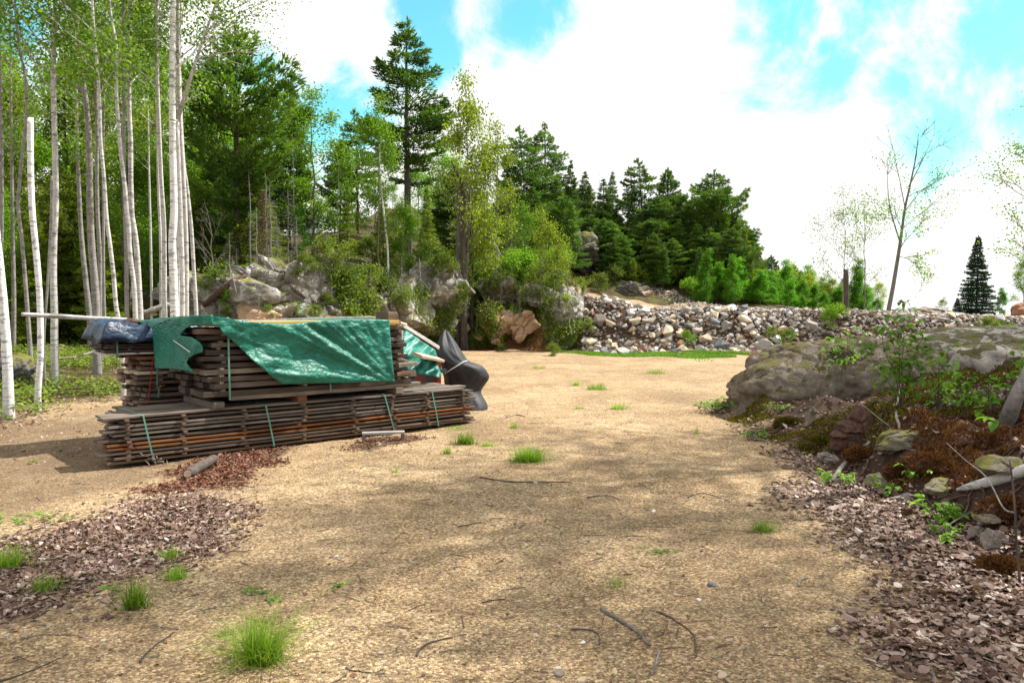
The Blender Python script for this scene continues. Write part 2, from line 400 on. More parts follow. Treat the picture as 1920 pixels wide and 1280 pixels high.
flat('green_strap', (.12, .30, .24)); flat('white_cord', (.7, .7, .7)); flat('red_cord', (.5, .03, .03)); flat('red_paint', (.22, .02, .02), .4)
flat('dark_metal', (.05, .055, .06), .4)

def ground_fn(g):
    v = oc(g); mk = g.n('SeparateColor', {0: g.n('Attribute', attribute_name='mask').outputs['Color']})
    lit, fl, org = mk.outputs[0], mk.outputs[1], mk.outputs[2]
    big = g.noise(v, .55, 5, .6, .4); med = g.noise(v, 3.5, 6, .7, .4); fine = g.noise(v, 130, 3, .7)
    c = g.ramp(big, [(.32, (.255, .180, .105)), (.5, (.375, .278, .168)), (.68, (.47, .362, .230))])
    c = g.mix(g.n('MapRange', {0: med, 1: .40, 2: .62, 3: .5, 4: 0.0}).outputs[0], c, (.22, .15, .085))
    vo = g.n('TexVoronoi', {'Vector': v, 'Scale': 85.0}); vd, vc = vo.outputs['Distance'], vo.outputs['Color']
    vr = g.n('SeparateColor', {0: vc}).outputs[0]
    grain = g.ramp(vr, [(0, (.30, .26, .24)), (.25, (.55, .50, .44)), (.6, (1.0, .98, .94)), (.85, (1.45, 1.4, 1.3)), (1, (2.2, 2.15, 2.1))])
    c = g.mix(.85, c, grain, 'MULTIPLY')
    v2 = g.n('TexVoronoi', {'Vector': v, 'Scale': 24.0}); r2 = g.n('SeparateColor', {0: v2.outputs['Color']}).outputs[1]
    peb = g.math('MULTIPLY', g.math('GREATER_THAN', r2, .90), g.math('LESS_THAN', v2.outputs['Distance'], .34))
    c = g.mix(g.math('MULTIPLY', peb, .75), c, g.ramp(g.n('SeparateColor', {0: v2.outputs['Color']}).outputs[0], [(0, (.12, .085, .06)), (.5, (.42, .32, .22)), (1, (.6, .52, .42))]))
    tr_ = g.n('MapRange', {0: g.noise(g.vmap(v, (1.3, .22, 1), (0, 0, .12)), 1.6, 5, .62, .2), 1: .50, 2: .66, 3: 0.0, 4: .55}).outputs[0]
    c = g.mix(tr_, c, g.mix(.5, c, (.16, .12, .085)))
    dk = g.n('MapRange', {0: g.noise(v, 9, 6, .75, .8), 1: .56, 2: .66, 3: 0.0, 4: .55}).outputs[0]
    c = g.mix(dk, c, (.12, .075, .045))
    oc_ = g.mix(med, (.20, .075, .025), (.42, .22, .09)); c = g.mix(org, c, oc_)
    fc = g.mix(g.n('MapRange', {0: g.noise(v, 2.2, 6, .7), 1: .4, 2: .6}).outputs[0], (.055, .034, .02), (.085, .085, .02))
    fc = g.mix(.6, fc, grain, 'MULTIPLY'); c = g.mix(fl, c, fc)
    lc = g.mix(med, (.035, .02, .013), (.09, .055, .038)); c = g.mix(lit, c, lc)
    h = g.math('ADD', g.math('MULTIPLY', g.math('SUBTRACT', .6, vd), .6), g.math('ADD', g.math('MULTIPLY', g.noise(v, 28, 4, .7), 1.6), g.math('MULTIPLY', peb, .8)))
    return pbr(g, c, .9, h, .9, .012, .2)
material('ground_cover', ground_fn)

# ------------------------------------------------------------------ terrain
_bx = [-90, -30, -14, -10.0, -8.6, -6.5, -4.8, -3.4, -1.2, 2.0, 2.7, 9.2, 20, 90]
_by = [32, 29, 26, 23, 20.2, 20.8, 24.2, 28.2, 30.0, 29, 27.8, 26, 24, 20]
_sx = [-90, -14, -10.0, -8.2, 2.2, 3.2, 9, 20, 90]
_sy = [.8, .9, 1.3, 2.5, 2.4, 1.72, 1.52, 1.12, .9]
def foot(x): return np.interp(x, _bx, _by)
def H(x, y):
    x = np.asarray(x, float); y = np.asarray(y, float)
    d = y - foot(x)
    z = np.interp(x, _sx, _sy) * sm(d / np.interp(x, [-14, 2, 3, 90], [3.2, 2.6, 2.2, 2.2]))
    m = np.interp(x, [-90, -12, 1.6, 2.6, 90], [.10, .19, .19, 0, 0])
    z = z + m * np.clip(d - 3, 0, 30)
    z = z + np.interp(x, [1.4, 2.6, 6, 15], [0, 1, .8, 0]) * .42 * np.clip(d - 8.5, 0, 8) + np.interp(x, [1.4, 2.4, 7], [0, 1, 0]) * .13 * np.clip(d - 2.6, 0, 5)
    z = z + .10 * sm((-x - 6.5) / 3) * np.clip((-x - 6.5), 0, 8) * .6 * sm((y - 8) / 4)
    # mound on the right
    hm = np.interp(y, [0, 3, 4.5, 6, 8, 9.6, 11, 12.6, 14.2], [.30, .42, .50, .55, .60, .66, .64, .3, 0])
    e = 3.12 + .12 * vn(y * 1.3, 3.1)
    hm = hm * (1 - sm((y - 7.9) / 1.6) * np.interp(x, [3.2, 4.4, 6.0, 7.6], [.62, .52, .15, -.25]))
    mo = sm((x - e) / .72) * (hm + .05 * np.clip(x - 4.4, 0, 2.5)) * sm((14.5 - y) / 1.5)
    z = z + mo * (1 + np.interp(x, [4.2, 5.5], [.30, .12]) * vn(x * 1.9, y * 1.9, 0, 5)) + np.clip(mo / .15, 0, 1) * .075 * fbm(x * 3.1, y * 3.1, 0, 8, 4)
    r = np.hypot(x, y)
    far = sm((d + 3) / 5) * (1 - np.clip(mo * 5, 0, 1))
    z = z + far * .22 * fbm(x * .55, y * .55, 0, 3, 3) * sm((-x + 14) / 10) + .02 * fbm(x * .8, y * .8, 0, 11, 3) + .006 * vn(x * 7, y * 7, 0, 2)
    z = z - 26 * sm((r - 62) / 260)
    return z
def hit(px, py, y0=2.5, y1=16.0):
    d = ray(px, py); Y = np.arange(y0, y1, .02); P = np.array([0, 0, CZ]) + d * (Y / d[1])[:, None]; z = H(P[:, 0], P[:, 1]); k = np.argmax(P[:, 2] <= z) if (P[:, 2] <= z).any() else len(Y) - 1
    return P[k]
def Hs(x, y): return float(H(np.array([x]), np.array([y]))[0])

def inpoly(x, y, poly):
    P = np.array(poly); ins = np.zeros(np.shape(x), bool); j = len(P) - 1
    for i in range(len(P)):
        c = ((P[i, 1] > y) != (P[j, 1] > y)) & (x < (P[j, 0] - P[i, 0]) * (y - P[i, 1]) / (P[j, 1] - P[i, 1] + 1e-12) + P[i, 0])
        ins ^= c; j = i
    return ins
LIT_A = [gp(*p)[:2] for p in [(-60, 1075), (0, 1050), (110, 1000), (260, 955), (330, 930), (400, 950), (395, 985), (370, 1025), (290, 1060), (205, 1090), (110, 1130), (0, 1170), (-80, 1200)]]
LIT_B = [gp(*p)[:2] for p in [(305, 925), (330, 895), (400, 858), (455, 842), (530, 842), (500, 860), (470, 880), (415, 912), (345, 922)]]
LIT_C = [gp(*p)[:2] for p in [(648, 848), (665, 822), (760, 812), (800, 822), (740, 835), (680, 852)]]
_lx = [1.7, 1.75, 1.95, 2.2, 2.6, 2.9, 3.1]; _ly = [0, 3.3, 4.6, 6.0, 8.0, 9.6, 11.2]
def litter_right(x, y):   # signed: >0 inside
    return x - np.interp(y, _ly, _lx) - .25 * vn(x * 1.1, y * 1.1, 0, 4) - .12 * vn(x * 4, y * 4, 0, 4)

def build_ground():
    a = np.concatenate([np.arange(-180, -46, 1.6), np.arange(-46, 46, .24), np.arange(46, 180, 1.6)]); a = np.radians(a)
    r = np.concatenate([[.25, .6], np.exp(np.linspace(math.log(1.0), math.log(60), 400)), np.exp(np.linspace(math.log(62), math.log(1800), 50))])
    A, RR = np.meshgrid(a, r); X = RR * np.sin(A); Y = RR * np.cos(A); Z = H(X, Y)
    na, nr = len(a), len(r)
    V = np.stack([X, Y, Z], -1).reshape(-1, 3); V = np.vstack([V, [[0, 0, Hs(0, 0)]]])
    i = np.arange(nr - 1)[:, None] * na; j = np.arange(na)[None]; j2 = (j + 1) % na
    Q = np.stack([i + j, i + na + j, i + na + j2, i + j2], -1).reshape(-1, 4)[:, ::-1]
    c = np.stack([np.full(na, len(V) - 1), np.arange(na), (np.arange(na) + 1) % na], 1)[:, ::-1]
    x, y = V[:, 0], V[:, 1]; d = y - foot(x)
    lit = np.clip(sm(litter_right(x, y) / .7 + .15), 0, 1) * sm((13.5 - y) / 1.5)
    nz = vn(x * 3, y * 3, 0, 1) * .12
    for P in (LIT_A, LIT_B, LIT_C): lit = np.maximum(lit, inpoly(x + nz, y + nz, P) * .8)
    fe = -6.9 - .6 * vn(y * .5, 1.0) + np.interp(y, [8, 12, 16, 22, 30], [-.1, .1, .6, 1.2, 1.2])
    fl = np.maximum(sm((fe - x) / .7) * sm((y - 7) / 2), sm((d - .9) / 1.2) * (x < 2.6))
    hill = sm((d - 4.0) / 3.0) * (x >= 2.6) * sm((30 - x) / 4)
    fl = np.maximum(fl, hill * sm((d - np.interp(x, [2.6, 7, 12, 40], [8, 6.5, 6, 6])) / 1.5))
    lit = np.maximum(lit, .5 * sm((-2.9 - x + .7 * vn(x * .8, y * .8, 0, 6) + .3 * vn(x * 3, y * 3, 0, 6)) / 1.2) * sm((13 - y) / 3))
    org = sm((d + 1.2) / 1.0) * (1 - sm((d - 1.3) / 1.0)) * (x < 2.8) * (x > -6) * .9
    rub_ = sm(d / .8) * (x >= 2.6)
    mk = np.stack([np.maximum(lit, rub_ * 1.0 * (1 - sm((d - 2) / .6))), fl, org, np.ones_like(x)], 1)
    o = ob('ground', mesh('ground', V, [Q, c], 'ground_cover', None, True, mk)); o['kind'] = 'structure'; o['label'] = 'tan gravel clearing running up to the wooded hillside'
build_ground()

# ------------------------------------------------------------------ tree prototypes: list of (part, mesh)
def conifer(seed, Ht, c0, mat, prof, whorl=.5, nb=5, plate=.32, sl=.26, sw=.065, dens=70, droop=-.05, rise=.18, tr=.16, bmat='pine_bark', miss=.12, up=.35, lean=0.0, jit=.06):
    rg = rng(seed); tb = MB(); cr = MB()
    zs = np.linspace(0, Ht, 14); wob = np.cumsum(rg.normal(0, .03, (14, 2)), 0)
    P = np.stack([wob[:, 0] + lean * (zs / Ht) ** 2 * Ht * .1, wob[:, 1], zs], 1)
    tb.add(*tube(P, tr * (1 - zs / Ht) ** .8 + .012, 8))
    z = c0 * Ht; PP = []; DD = []; VV = []
    while z < Ht * .985:
        u = (z - c0 * Ht) / (Ht * (1 - c0)); az0 = rg.uniform(0, 6.28)
        for k in range(nb):
            if rg.random() < miss: continue
            az = az0 + k * 6.283 / nb + rg.normal(0, .25); L = max(.12, prof(u) * Ht * rg.uniform(.62, 1.2))
            zz = z + rg.uniform(-.5, .5) * whorl * .6
            c = np.array([np.interp(zz, zs, P[:, 0]), np.interp(zz, zs, P[:, 1]), zz]); h = np.array([math.cos(az), math.sin(az), 0.]); s = np.array([-h[1], h[0], 0.])
            dr = droop * (1 - u) + rg.normal(0, .06) + .25 * max(0, u - .75) * 2; ri = rise * rg.uniform(.5, 1.4)
            bt = np.array([0, .35, .7, 1.]); bp = c + h * (L * bt)[:, None] + np.array([0, 0, 1.]) * (L * (dr * bt + ri * bt ** 2))[:, None]
            tb.add(*tube(bp, np.array([.030, .020, .012, .005]) * (.4 + L * .35), 3, False))
            n = int(dens * L * (0.6 + L * .4)) + 6
            t = rg.uniform(.14, 1.03, n) ** .75; wd = plate * L * np.clip(1.25 * t * (1.18 - t) * 2.6, .08, 1)
            so = rg.uniform(-1, 1, n) * wd
            cl = np.round(t * 7 + rg.normal(0, .25, n)) / 7      # side twigs in clumps
            t = t * .45 + cl * .55
            p = c + h * (L * t)[:, None] + s * so[:, None]
            p[:, 2] += L * (dr * t + ri * t ** 2) + rg.normal(0, jit * (.5 + L * .3), n) - np.abs(so) * .12
            dd = h * .65 + s * (np.sign(so) * rg.uniform(.1, 1.0, n))[:, None] + np.array([0, 0, 1.]) * (up + rg.normal(0, .3, n))[:, None] + rg.normal(0, .28, (n, 3))
            PP.append(p); DD.append(dd); VV.append(np.clip(rg.normal(.45, .18) + rg.normal(0, .16, n), 0, 1))
        z += whorl * rg.uniform(.75, 1.25) * (1.15 - .5 * u)
    n = 50; t = rg.uniform(.9, 1.0, n); PP.append(np.stack([np.interp(t * Ht, zs, P[:, 0]), np.interp(t * Ht, zs, P[:, 1]), t * Ht], 1)); DD.append(rdir(rg, n) * [.6, .6, .3] + [0, 0, .8]); VV.append(rg.uniform(.3, .7, n))
    PP, DD, VV = np.concatenate(PP), np.concatenate(DD), np.concatenate(VV); n = len(PP)
    S = np.stack([rg.uniform(.7, 1.3, n) * sw, rg.uniform(.6, 1.3, n) * sl, np.full(n, sl)], 1)
    cr.add(*inst(RH_V, RH_F, PP, frames(DD, rg), S, VV))
    return dict(H=Ht, parts=[('trunk', tb.mesh('trunk', bmat)), ('crown', cr.mesh('crown', mat))])

def pine_prof(a, pk=.25): return lambda u: a * (min(1, .45 + u / pk * .55) if u < pk else (1 - ((u - pk) / (1 - pk)) ** 1.25)) + .008
def cone_prof(a): return lambda u: a * (1 - u) ** .9 + .006

def branchy(rg, tb, p, d, L, r, lev, tips, spread=.6, curve=.25, nsub=4, grav=.15, sides=5):
    k = 6; pts = [p]; dd = d / np.linalg.norm(d)
    for i in range(k):
        dd = dd + rg.normal(0, curve / k * 1.6, 3) + np.array([0, 0, grav / k]); dd /= np.linalg.norm(dd); pts.append(pts[-1] + dd * L / k)
    pts = np.array(pts); tb.add(*tube(pts, np.linspace(r, r * .35 + .0015, k + 1), sides if lev > 0 else 3, False))
    if lev <= 0:
        for q in pts[2:]: tips.append((q, dd))
        return
    for i in range(nsub):
        t = rg.uniform(.35, 1.0); j = min(int(t * k), k - 1); q = pts[j] * (1 - (t * k - j)) + pts[j + 1] * (t * k - j) if t < 1 else pts[-1]
        s = rdir(rg, 1)[0]; nd = dd + s * spread; branchy(rg, tb, q, nd, L * rg.uniform(.4, .65), r * .5, lev - 1, tips, spread, curve, nsub, grav, 4)
    tips.append((pts[-1], dd))

def decid(seed, Ht, c0, rad, mat, bmat, nl=14, leaf=.09, nleaf=9000, clus=.28, tr=.09, lev=1, nsub=5, steep=.9, limb=.38, path=None, shape=None, aspect=.7, sides=7, top=1.0, side=None):
    rg = rng(seed); tb = MB(); cr = MB(); tips = []
    if path is None:
        zs = np.linspace(0, Ht * .95, 12); wob = np.cumsum(rg.normal(0, .045, (12, 2)), 0); path = np.stack([wob[:, 0], wob[:, 1], zs], 1)
    path = np.asarray(path, float); hz = path[:, 2]
    tb.add(*tube(path, tr * (1 - .78 * np.clip(hz / hz[-1], 0, 1)) * (1 + .25 * np.exp(-hz / .25)), sides))
    shape = shape or (lambda u: math.sin(math.pi * min(1, .12 + u * .88)) ** .7)
    for i in range(nl):
        u = (i + rg.random()) / nl; z = (c0 + (1 - c0) * u * .93 * top) * Ht; z = min(z, hz[-1])
        c = np.array([np.interp(z, hz, path[:, 0]), np.interp(z, hz, path[:, 1]), z]); az = rg.uniform(0, 6.28) if side is None else rg.normal(side, .8)
        L = rad * shape(u) * rg.uniform(.65, 1.15) + .15
        d = np.array([math.cos(az), math.sin(az), steep * (.5 + u)]); branchy(rg, tb, c, d, L, tr * limb * (1 - u * .5), lev, tips, .65, .3, nsub)
    branchy(rg, tb, path[-1], path[-1] - path[-2], rad * .6, tr * .25, lev, tips, .65, .3, nsub)
    parts = [('trunk', tb.mesh('trunk', bmat, True))]
    if nleaf:
        T = np.array([t[0] for t in tips]); idx = rg.integers(0, len(T), nleaf)
        w_ = rg.random(len(T)); keep = w_[idx] > .12; idx = idx[keep]; n = len(idx)
        P = T[idx] + rg.normal(0, clus, (n, 3)) * [1, 1, .75]
        D = rdir(rg, n) + [0, 0, -.25]; vv = np.clip(.5 + (w_[idx] - .5) * .45 + rg.normal(0, .16, n), 0, 1)
        S = np.stack([rg.uniform(.7, 1.2, n) * leaf * aspect, rg.uniform(.7, 1.25, n) * leaf, np.full(n, leaf)], 1)
        cr.add(*inst(RH_V, RH_F, P, frames(D, rg), S, vv)); parts.append(('crown', cr.mesh('crown', mat)))
    return dict(H=Ht, parts=parts)

def plant(proto, name, label, cat, X, Y, height=None, rz=None, group=None, scale=None, sink=.06, wide=1.0, lean=(0, 0), z=None, seed=0):
    s = height / proto['H'] if height else (scale or 1.0)
    zz = (Hs(X, Y) if z is None else z) - sink
    t = thing(name, label, cat, (X, Y, zz), 0, group, (s * wide, s * wide, s), (lean[0], lean[1], rz if rz is not None else (X * 7.3 + Y * 3.1) % 6.28))
    for nm, me in proto['parts']: ob(nm, me, t)
    return t
def plant_px(proto, name, label, cat, px, top, Y, **k):
    p = at(px, top, Y); X = p[0]; return plant(proto, name, label, cat, X, Y, height=max(.3, p[2] - Hs(X, Y)), **k)

# ------------------------------------------------------------------ rock outcrop, cliff and bank rocks
OUT = [  # px, py, Y, (sx,sy,sz), seed, material, rot, sub, name, label
 (452, 570, 22.5, (2.1, 1.2, .98), 11, 'outcrop_stone', (.1, -.28, .2), 6, 'rock_outcrop', 'large grey lichen-streaked rock face rising directly behind the left half of the green tarp'),
 (530, 562, 23.2, (1.5, 1.1, .92), 12, 'outcrop_stone', (.1, .25, 1.0), 6, 'rock_outcrop', 'white streaked crag wedged between the two largest rock faces'),
 (608, 566, 23.6, (1.7, 1.2, .86), 13, 'outcrop_stone', (-.15, .12, .4), 6, 'rock_outcrop', 'flat fronted pale rock face above the middle of the tarp'),
 (655, 548, 24.6, (.45, .4, .42), 14, 'outcrop_stone', (.3, .2, 0), 5, 'boulder', 'small blocky grey rock perched at the right shoulder of the pale rock face'),
 (738, 570, 27.6, (1.9, 1.2, .95), 15, 'outcrop_stone', (.1, .1, 2.0), 6, 'rock_outcrop', 'bushy grey and white ledge in the bank below the tall pine'),
 (800, 548, 28.8, (1.0, .9, .9), 16, 'outcrop_stone', (.2, -.1, 2.6), 5, 'rock_outcrop', 'bright lichen patched ledge left of the rounded rock below the twin trunks'),
 (846, 533, 29.2, (.62, .6, .85), 17, 'outcrop_stone', (0, .1, 1), 5, 'boulder', 'tall rounded grey rock standing just left of the twin dark trunks'),
 (925, 541, 31.0, (1.05, .8, .5), 18, 'outcrop_stone', (0, .15, 2), 5, 'boulder', 'low humped grey rock right of the twin dark trunks'),
 (1062, 588, 29.0, (.62, .6, .82), 19, 'outcrop_stone', (.1, .1, .5), 5, 'rock_outcrop', 'white patched rock at the left end of the rubble wall'),
 (1010, 560, 30.4, (.75, .7, .5), 27, 'outcrop_stone', (.1, -.2, 1.5), 5, 'boulder', 'grey rock half buried in brush left of the embankment corner'),
 (1087, 478, 39.0, (1.35, 1.1, 1.05), 20, 'cliff_stone', (.1, .2, .7), 6, 'rock_outcrop', 'cracked grey cliff block on the hillside above the gravel ramp'),
 (1035, 472, 40.0, (1.3, 1.0, 1.0), 21, 'cliff_stone', (.0, .3, 2.7), 5, 'rock_outcrop', 'shaded grey cliff left of the cracked cliff block'),
 (965, 462, 40.0, (1.3, 1.0, .8), 22, 'cliff_stone', (.1, -.1, .3), 5, 'rock_outcrop', 'bluish grey cliff ledge among the trees, leftmost of the three hillside cliffs'),
 (1180, 551, 37.0, (.75, .6, .55), 23, 'cliff_stone', (0, .2, .3), 5, 'boulder', 'dark grey rock beside the upper end of the gravel ramp'),
 (1215, 556, 37.0, (.5, .4, .3), 24, 'orange_stone', (0, .2, 1.3), 4, 'boulder', 'small brown rock right of the dark rock by the gravel ramp'),
 (818, 615, 30.3, (.62, .5, .40), 31, 'yellow_stone', (0, .25, .4), 5, 'boulder', 'pale yellow rock exposed in the bank behind the black tarp peak'),
 (852, 617, 30.3, (.50, .45, .40), 32, 'yellow_stone', (0, -.2, 1.8), 5, 'boulder', 'cracked yellow rock touching the right side of the pale yellow rock'),
 (938, 603, 29.6, (.66, .5, .55), 33, 'orange_stone', (0, .1, .4), 5, 'boulder', 'big pinkish orange rock in the bank, left half of the split pair'),
 (975, 608, 29.6, (.52, .5, .52), 34, 'orange_stone', (0, .3, 2.2), 5, 'boulder', 'rounded pinkish rock in the bank, right half of the split pair'),
 (877, 586, 31.0, (.45, .4, .26), 35, 'yellow_stone', (0, -.4, .4), 4, 'boulder', 'small buff slab above the yellow and pink bank rocks'),
 (648, 588, 24.6, (.65, .5, .32), 36, 'slab_stone', (0, -.3, .4), 4, 'boulder', 'whitish broken rock peeking over the top edge of the green tarp'),
 (488, 590, 21.4, (.50, .4, .32), 37, 'orange_stone', (0, .1, .4), 4, 'boulder', 'orange brown rock just above the bark pole on the tarp'),
 (930, 640, 29.2, (.22, .2, .10), 38, 'orange_stone', (0, .1, .4), 4, 'boulder', 'flat orange stone at the foot of the orange bank'),
 (897, 633, 29.6, (.15, .15, .09), 39, 'yellow_stone', (0, .1, .4), 4, 'boulder', 'little pale stone lying on the orange bank'),
 (22, 703, 14.4, (.42, .4, .40), 40, 'cliff_stone', (0, .1, .4), 5, 'boulder', 'grey boulder on the forest floor between the leftmost white birches'),
 (108, 657, 21.0, (.38, .3, .16), 41, 'cliff_stone', (0, .1, .9), 4, 'boulder', 'flat grey rock on the forest floor right of the straight grey trunk'),
 (372, 600, 23.0, (.8, .7, .6), 42, 'outcrop_stone', (0, .3, .9), 5, 'boulder', 'dark rock at the low left tail of the outcrop behind the birches'),
]
BV, BF, BN = [], [], 0
gx, gy = np.meshgrid(np.arange(-16, 12, .25), np.arange(18, 46, .25)); gv = np.stack([gx, gy, H(gx, gy)], -1); nx_ = gx.shape[1]; i = np.arange(gx.shape[0] - 1)[:, None] * nx_; j = np.arange(nx_ - 1)[None]
BV.append(gv.reshape(-1, 3)); BF += np.stack([i + j, i + j + 1, i + nx_ + j + 1, i + nx_ + j], -1).reshape(-1, 4).tolist(); BN = gv.shape[0] * gv.shape[1]
from mathutils.bvhtree import BVHTree
from mathutils import Euler
for px, py, Y, s, sd_, m, rot, sub, nm, lb in OUT:
    cc = at(px, py, Y); g0 = min(Hs(cc[0], cc[1]), Hs(cc[0], cc[1] - s[1] * .8)); tp_ = cc[2] + .8 * s[2]
    if cc[2] - .7 * s[2] > g0 and px < 1080 and s[2] > .6 and 'orange' not in m: k_ = min(1.3, (tp_ - g0 + .25) / 1.55 / s[2]); s = (s[0] * 1.05, s[1], s[2] * k_); cc[2] = tp_ - .8 * s[2]
    V, T = rock_shape(sd_, sub, 11, .13, s, .08, 1.1, .05 if sub > 4 else .03, 46 if sub > 5 else 22 if sub > 4 else 0, .13)
    o = ob(nm, mesh(nm, V, [T], m, None, False), None, cc, rot); tag(o, lb, 'rock')
    Vw = V @ np.array(Euler(rot).to_matrix()).T + cc; BV.append(Vw); BF += (T + BN).tolist(); BN += len(V)

BVH = BVHTree.FromPolygons([tuple(v) for v in np.concatenate(BV)], BF)
def rhit(px, py):
    d = ray(px, py); h = BVH.ray_cast(Vector((0, 0, CZ)), Vector(d)); return np.array(h[0]) if h[0] is not None else None
# slanting moss-brown log lying along the left edge of the outcrop
def px_tube(name, pts, r, mat, label, cat, group=None, n=8, kx=5, zfun=None, jag=0.0):
    P = smooth_path([(hit(p[0], p[1]) + np.array([0, 0, p[3]])) if len(p) == 4 else (rhit(*p) + np.array([0, 0, .05])) if len(p) == 2 else at(*p) for p in pts], kx)
    if jag: P = P + rng(int(abs(P.sum() * 97)) % 9999).normal(0, jag, P.shape)
    r = np.interp(np.linspace(0, 1, len(P)), np.linspace(0, 1, len(np.atleast_1d(r))), np.atleast_1d(r)) if np.ndim(r) else r
    V, F_ = tube(P, r, n); return solo(name, V, F_, mat, label, cat, group, smooth=True)

# ------------------------------------------------------------------ rubble embankment wall
def hull_rock(seed, n=14, scale=(1, 1, 1)):
    rg = rng(seed); P = rdir(rg, n) * rg.uniform(.82, 1.1, (n, 1)) * np.array(scale); bm = bmesh.new()
    for p in P: bm.verts.new(p)
    r = bmesh.ops.convex_hull(bm, input=bm.verts); bmesh.ops.delete(bm, geom=[v for v in bm.verts if not v.link_faces], context='VERTS'); bmesh.ops.triangulate(bm, faces=bm.faces)
    bmesh.ops.recalc_face_normals(bm, faces=bm.faces)
    bm.verts.index_update(); V = np.array([v.co[:] for v in bm.verts]); T = np.array([[v.index for v in f.verts] for f in bm.faces]); bm.free(); return V, T
rg = rng(5)
SM = ['grey_stone', 'dark_stone', 'white_stone', 'tan_stone', 'rust_stone', 'brown_stone']
SP = [.24, .10, .13, .24, .14, .15]
SL = {'grey_stone': 'grey stone @', 'dark_stone': 'dark stone @', 'white_stone': 'whitish stone @',
      'tan_stone': 'tan stone @', 'rust_stone': 'rusty stone @', 'brown_stone': 'brown stone @'}
protos = {}
for m in SM:
    protos[m] = []
    for k in range(6):
        V, T = hull_rock(100 + k * 7 + len(protos) * 31, int(rg.integers(11, 19)), (1.2, rg.uniform(.75, 1.05), rg.uniform(.6, .95)))
        protos[m].append(mesh('rubble_stone', V, [T], m, None, False))
def slope_pt(x, d):
    y = foot(x) + d; return np.array([x, y, Hs(x, y)])
SPECIAL = [ # px, py, size, material, label
 (1180, 586, .26, 'white_stone', 'round white stone near the top left of the rubble wall'),
 (1252, 622, .48, 'tan_stone', 'big cream stone in the middle of the rubble wall, largest of the left half'),
 (1246, 640, .30, 'tan_stone', 'rounded tan stone directly below the big cream stone'),
 (1350, 651, .62, 'dark_stone', 'big dark slate block low in the rubble wall above the grass'),
 (1387, 636, .36, 'tan_stone', 'flat salmon tan stone right of the big dark slate block'),
 (1405, 618, .42, 'brown_stone', 'purplish grey boulder right of centre in the rubble wall'),
 (1392, 599, .50, 'tan_stone', 'wide tan slab high on the rubble wall above the purplish boulder'),
 (1338, 594, .40, 'tan_stone', 'orange tan wedge stone high on the rubble wall, left of the wide tan slab'),
 (1215, 603, .44, 'brown_stone', 'brown wedge stone below and right of the round white stone'),
 (1457, 640, .42, 'white_stone', 'pale slanted slab low on the right part of the rubble wall'),
 (1188, 657, .40, 'tan_stone', 'cream stone at the foot of the rubble wall left of centre'),
 (1280, 659, .44, 'tan_stone', 'light jagged stone at the foot of the rubble wall in the middle'),
 (1312, 654, .34, 'grey_stone', 'rounded grey green stone at the wall foot left of the dark slate block'),
 (1097, 640, .34, 'white_stone', 'upright bluish white stone at the left foot of the rubble wall'),
 (1467, 618, .30, 'tan_stone', 'rounded yellow tan stone near the right end of the visible wall'),
 (1418, 666, .40, 'rust_stone', 'low dark reddish stone at the wall foot on the right'),
 (1375, 657, .28, 'tan_stone', 'buff stone just right of the big dark slate block'),
 (1160, 660, .32, 'rust_stone', 'rust brown wedge at the wall foot left of the cream stone'),
 (1905, 620, .42, 'tan_stone', 'square yellow stone in the wall at the far right edge of the picture'),
 (1737, 626, .26, 'rust_stone', 'red brown stone in the wall above the pale slab'),
]
def wallpart(x):
    r = ''
    for a, b in [(0, 'at its left end'), (3.4, 'below the round white stone'), (4.6, 'near the big cream stone'), (6.0, 'near the dark slate block'), (7.6, 'near the purplish boulder'), (9.2, 'left of the boulder'), (10.6, 'behind the mossy boulder'), (12.2, 'beyond the pale slab'), (14.2, 'at its far right')]:
        if x >= a: r = b
    return r
def ray_slope(px, py):
    d = ray(px, py); 
    for Y in np.arange(24, 34, .05):
        p = np.array([0, 0, CZ]) + d * (Y / d[1])
        if p[2] < Hs(p[0], p[1]): return p
    return np.array([0, 0, CZ]) + d * (27 / d[1])
placed = []
for i, (px, py, s, m, lb) in enumerate(SPECIAL):
    p = ray_slope(px, py); placed.append((p, s))
    t = ob('rubble_stone', protos[m][i % 6], None, p + np.array([0, -.03, .02]), (rg.uniform(-.25, .25), rg.uniform(-.25, .25), rg.uniform(0, 6.28)), s * .62)
    tag(t, lb, 'stone', 'stones of the rubble embankment wall')
n = 0
while n < 278:
    x = rg.uniform(2.35, 16.6) if rg.random() < .8 else rg.uniform(2.35, 9.5); d = rg.uniform(-.15, 2.35)
    if x > 9.6 and d < 1.15: continue
    p = slope_pt(x, d); s = rg.choice([.16, .22, .3, .42], p=[.28, .36, .25, .11]) * rg.uniform(.85, 1.2) * (1.15 - .22 * d)
    if any(np.linalg.norm(p - q) < (s + w_) * .36 for q, w_ in placed): continue
    placed.append((p, s)); m = str(rg.choice(SM, p=SP)); n += 1
    t = ob('rubble_stone', protos[m][int(rg.integers(6))], None, p + np.array([0, -.05 * s, .12 * s]), (rg.uniform(-.5, .5), rg.uniform(-.5, .5), rg.uniform(0, 6.28)), s * .66)
    tag(t, ('small ' if s < .22 else 'large ' if s > .36 else 'medium ') + SL[m].replace('@', ('low' if d < .6 else 'high' if d > 1.6 else 'midway') + ' in the rubble wall ') + wallpart(p[0]), 'stone', 'stones of the rubble embankment wall')
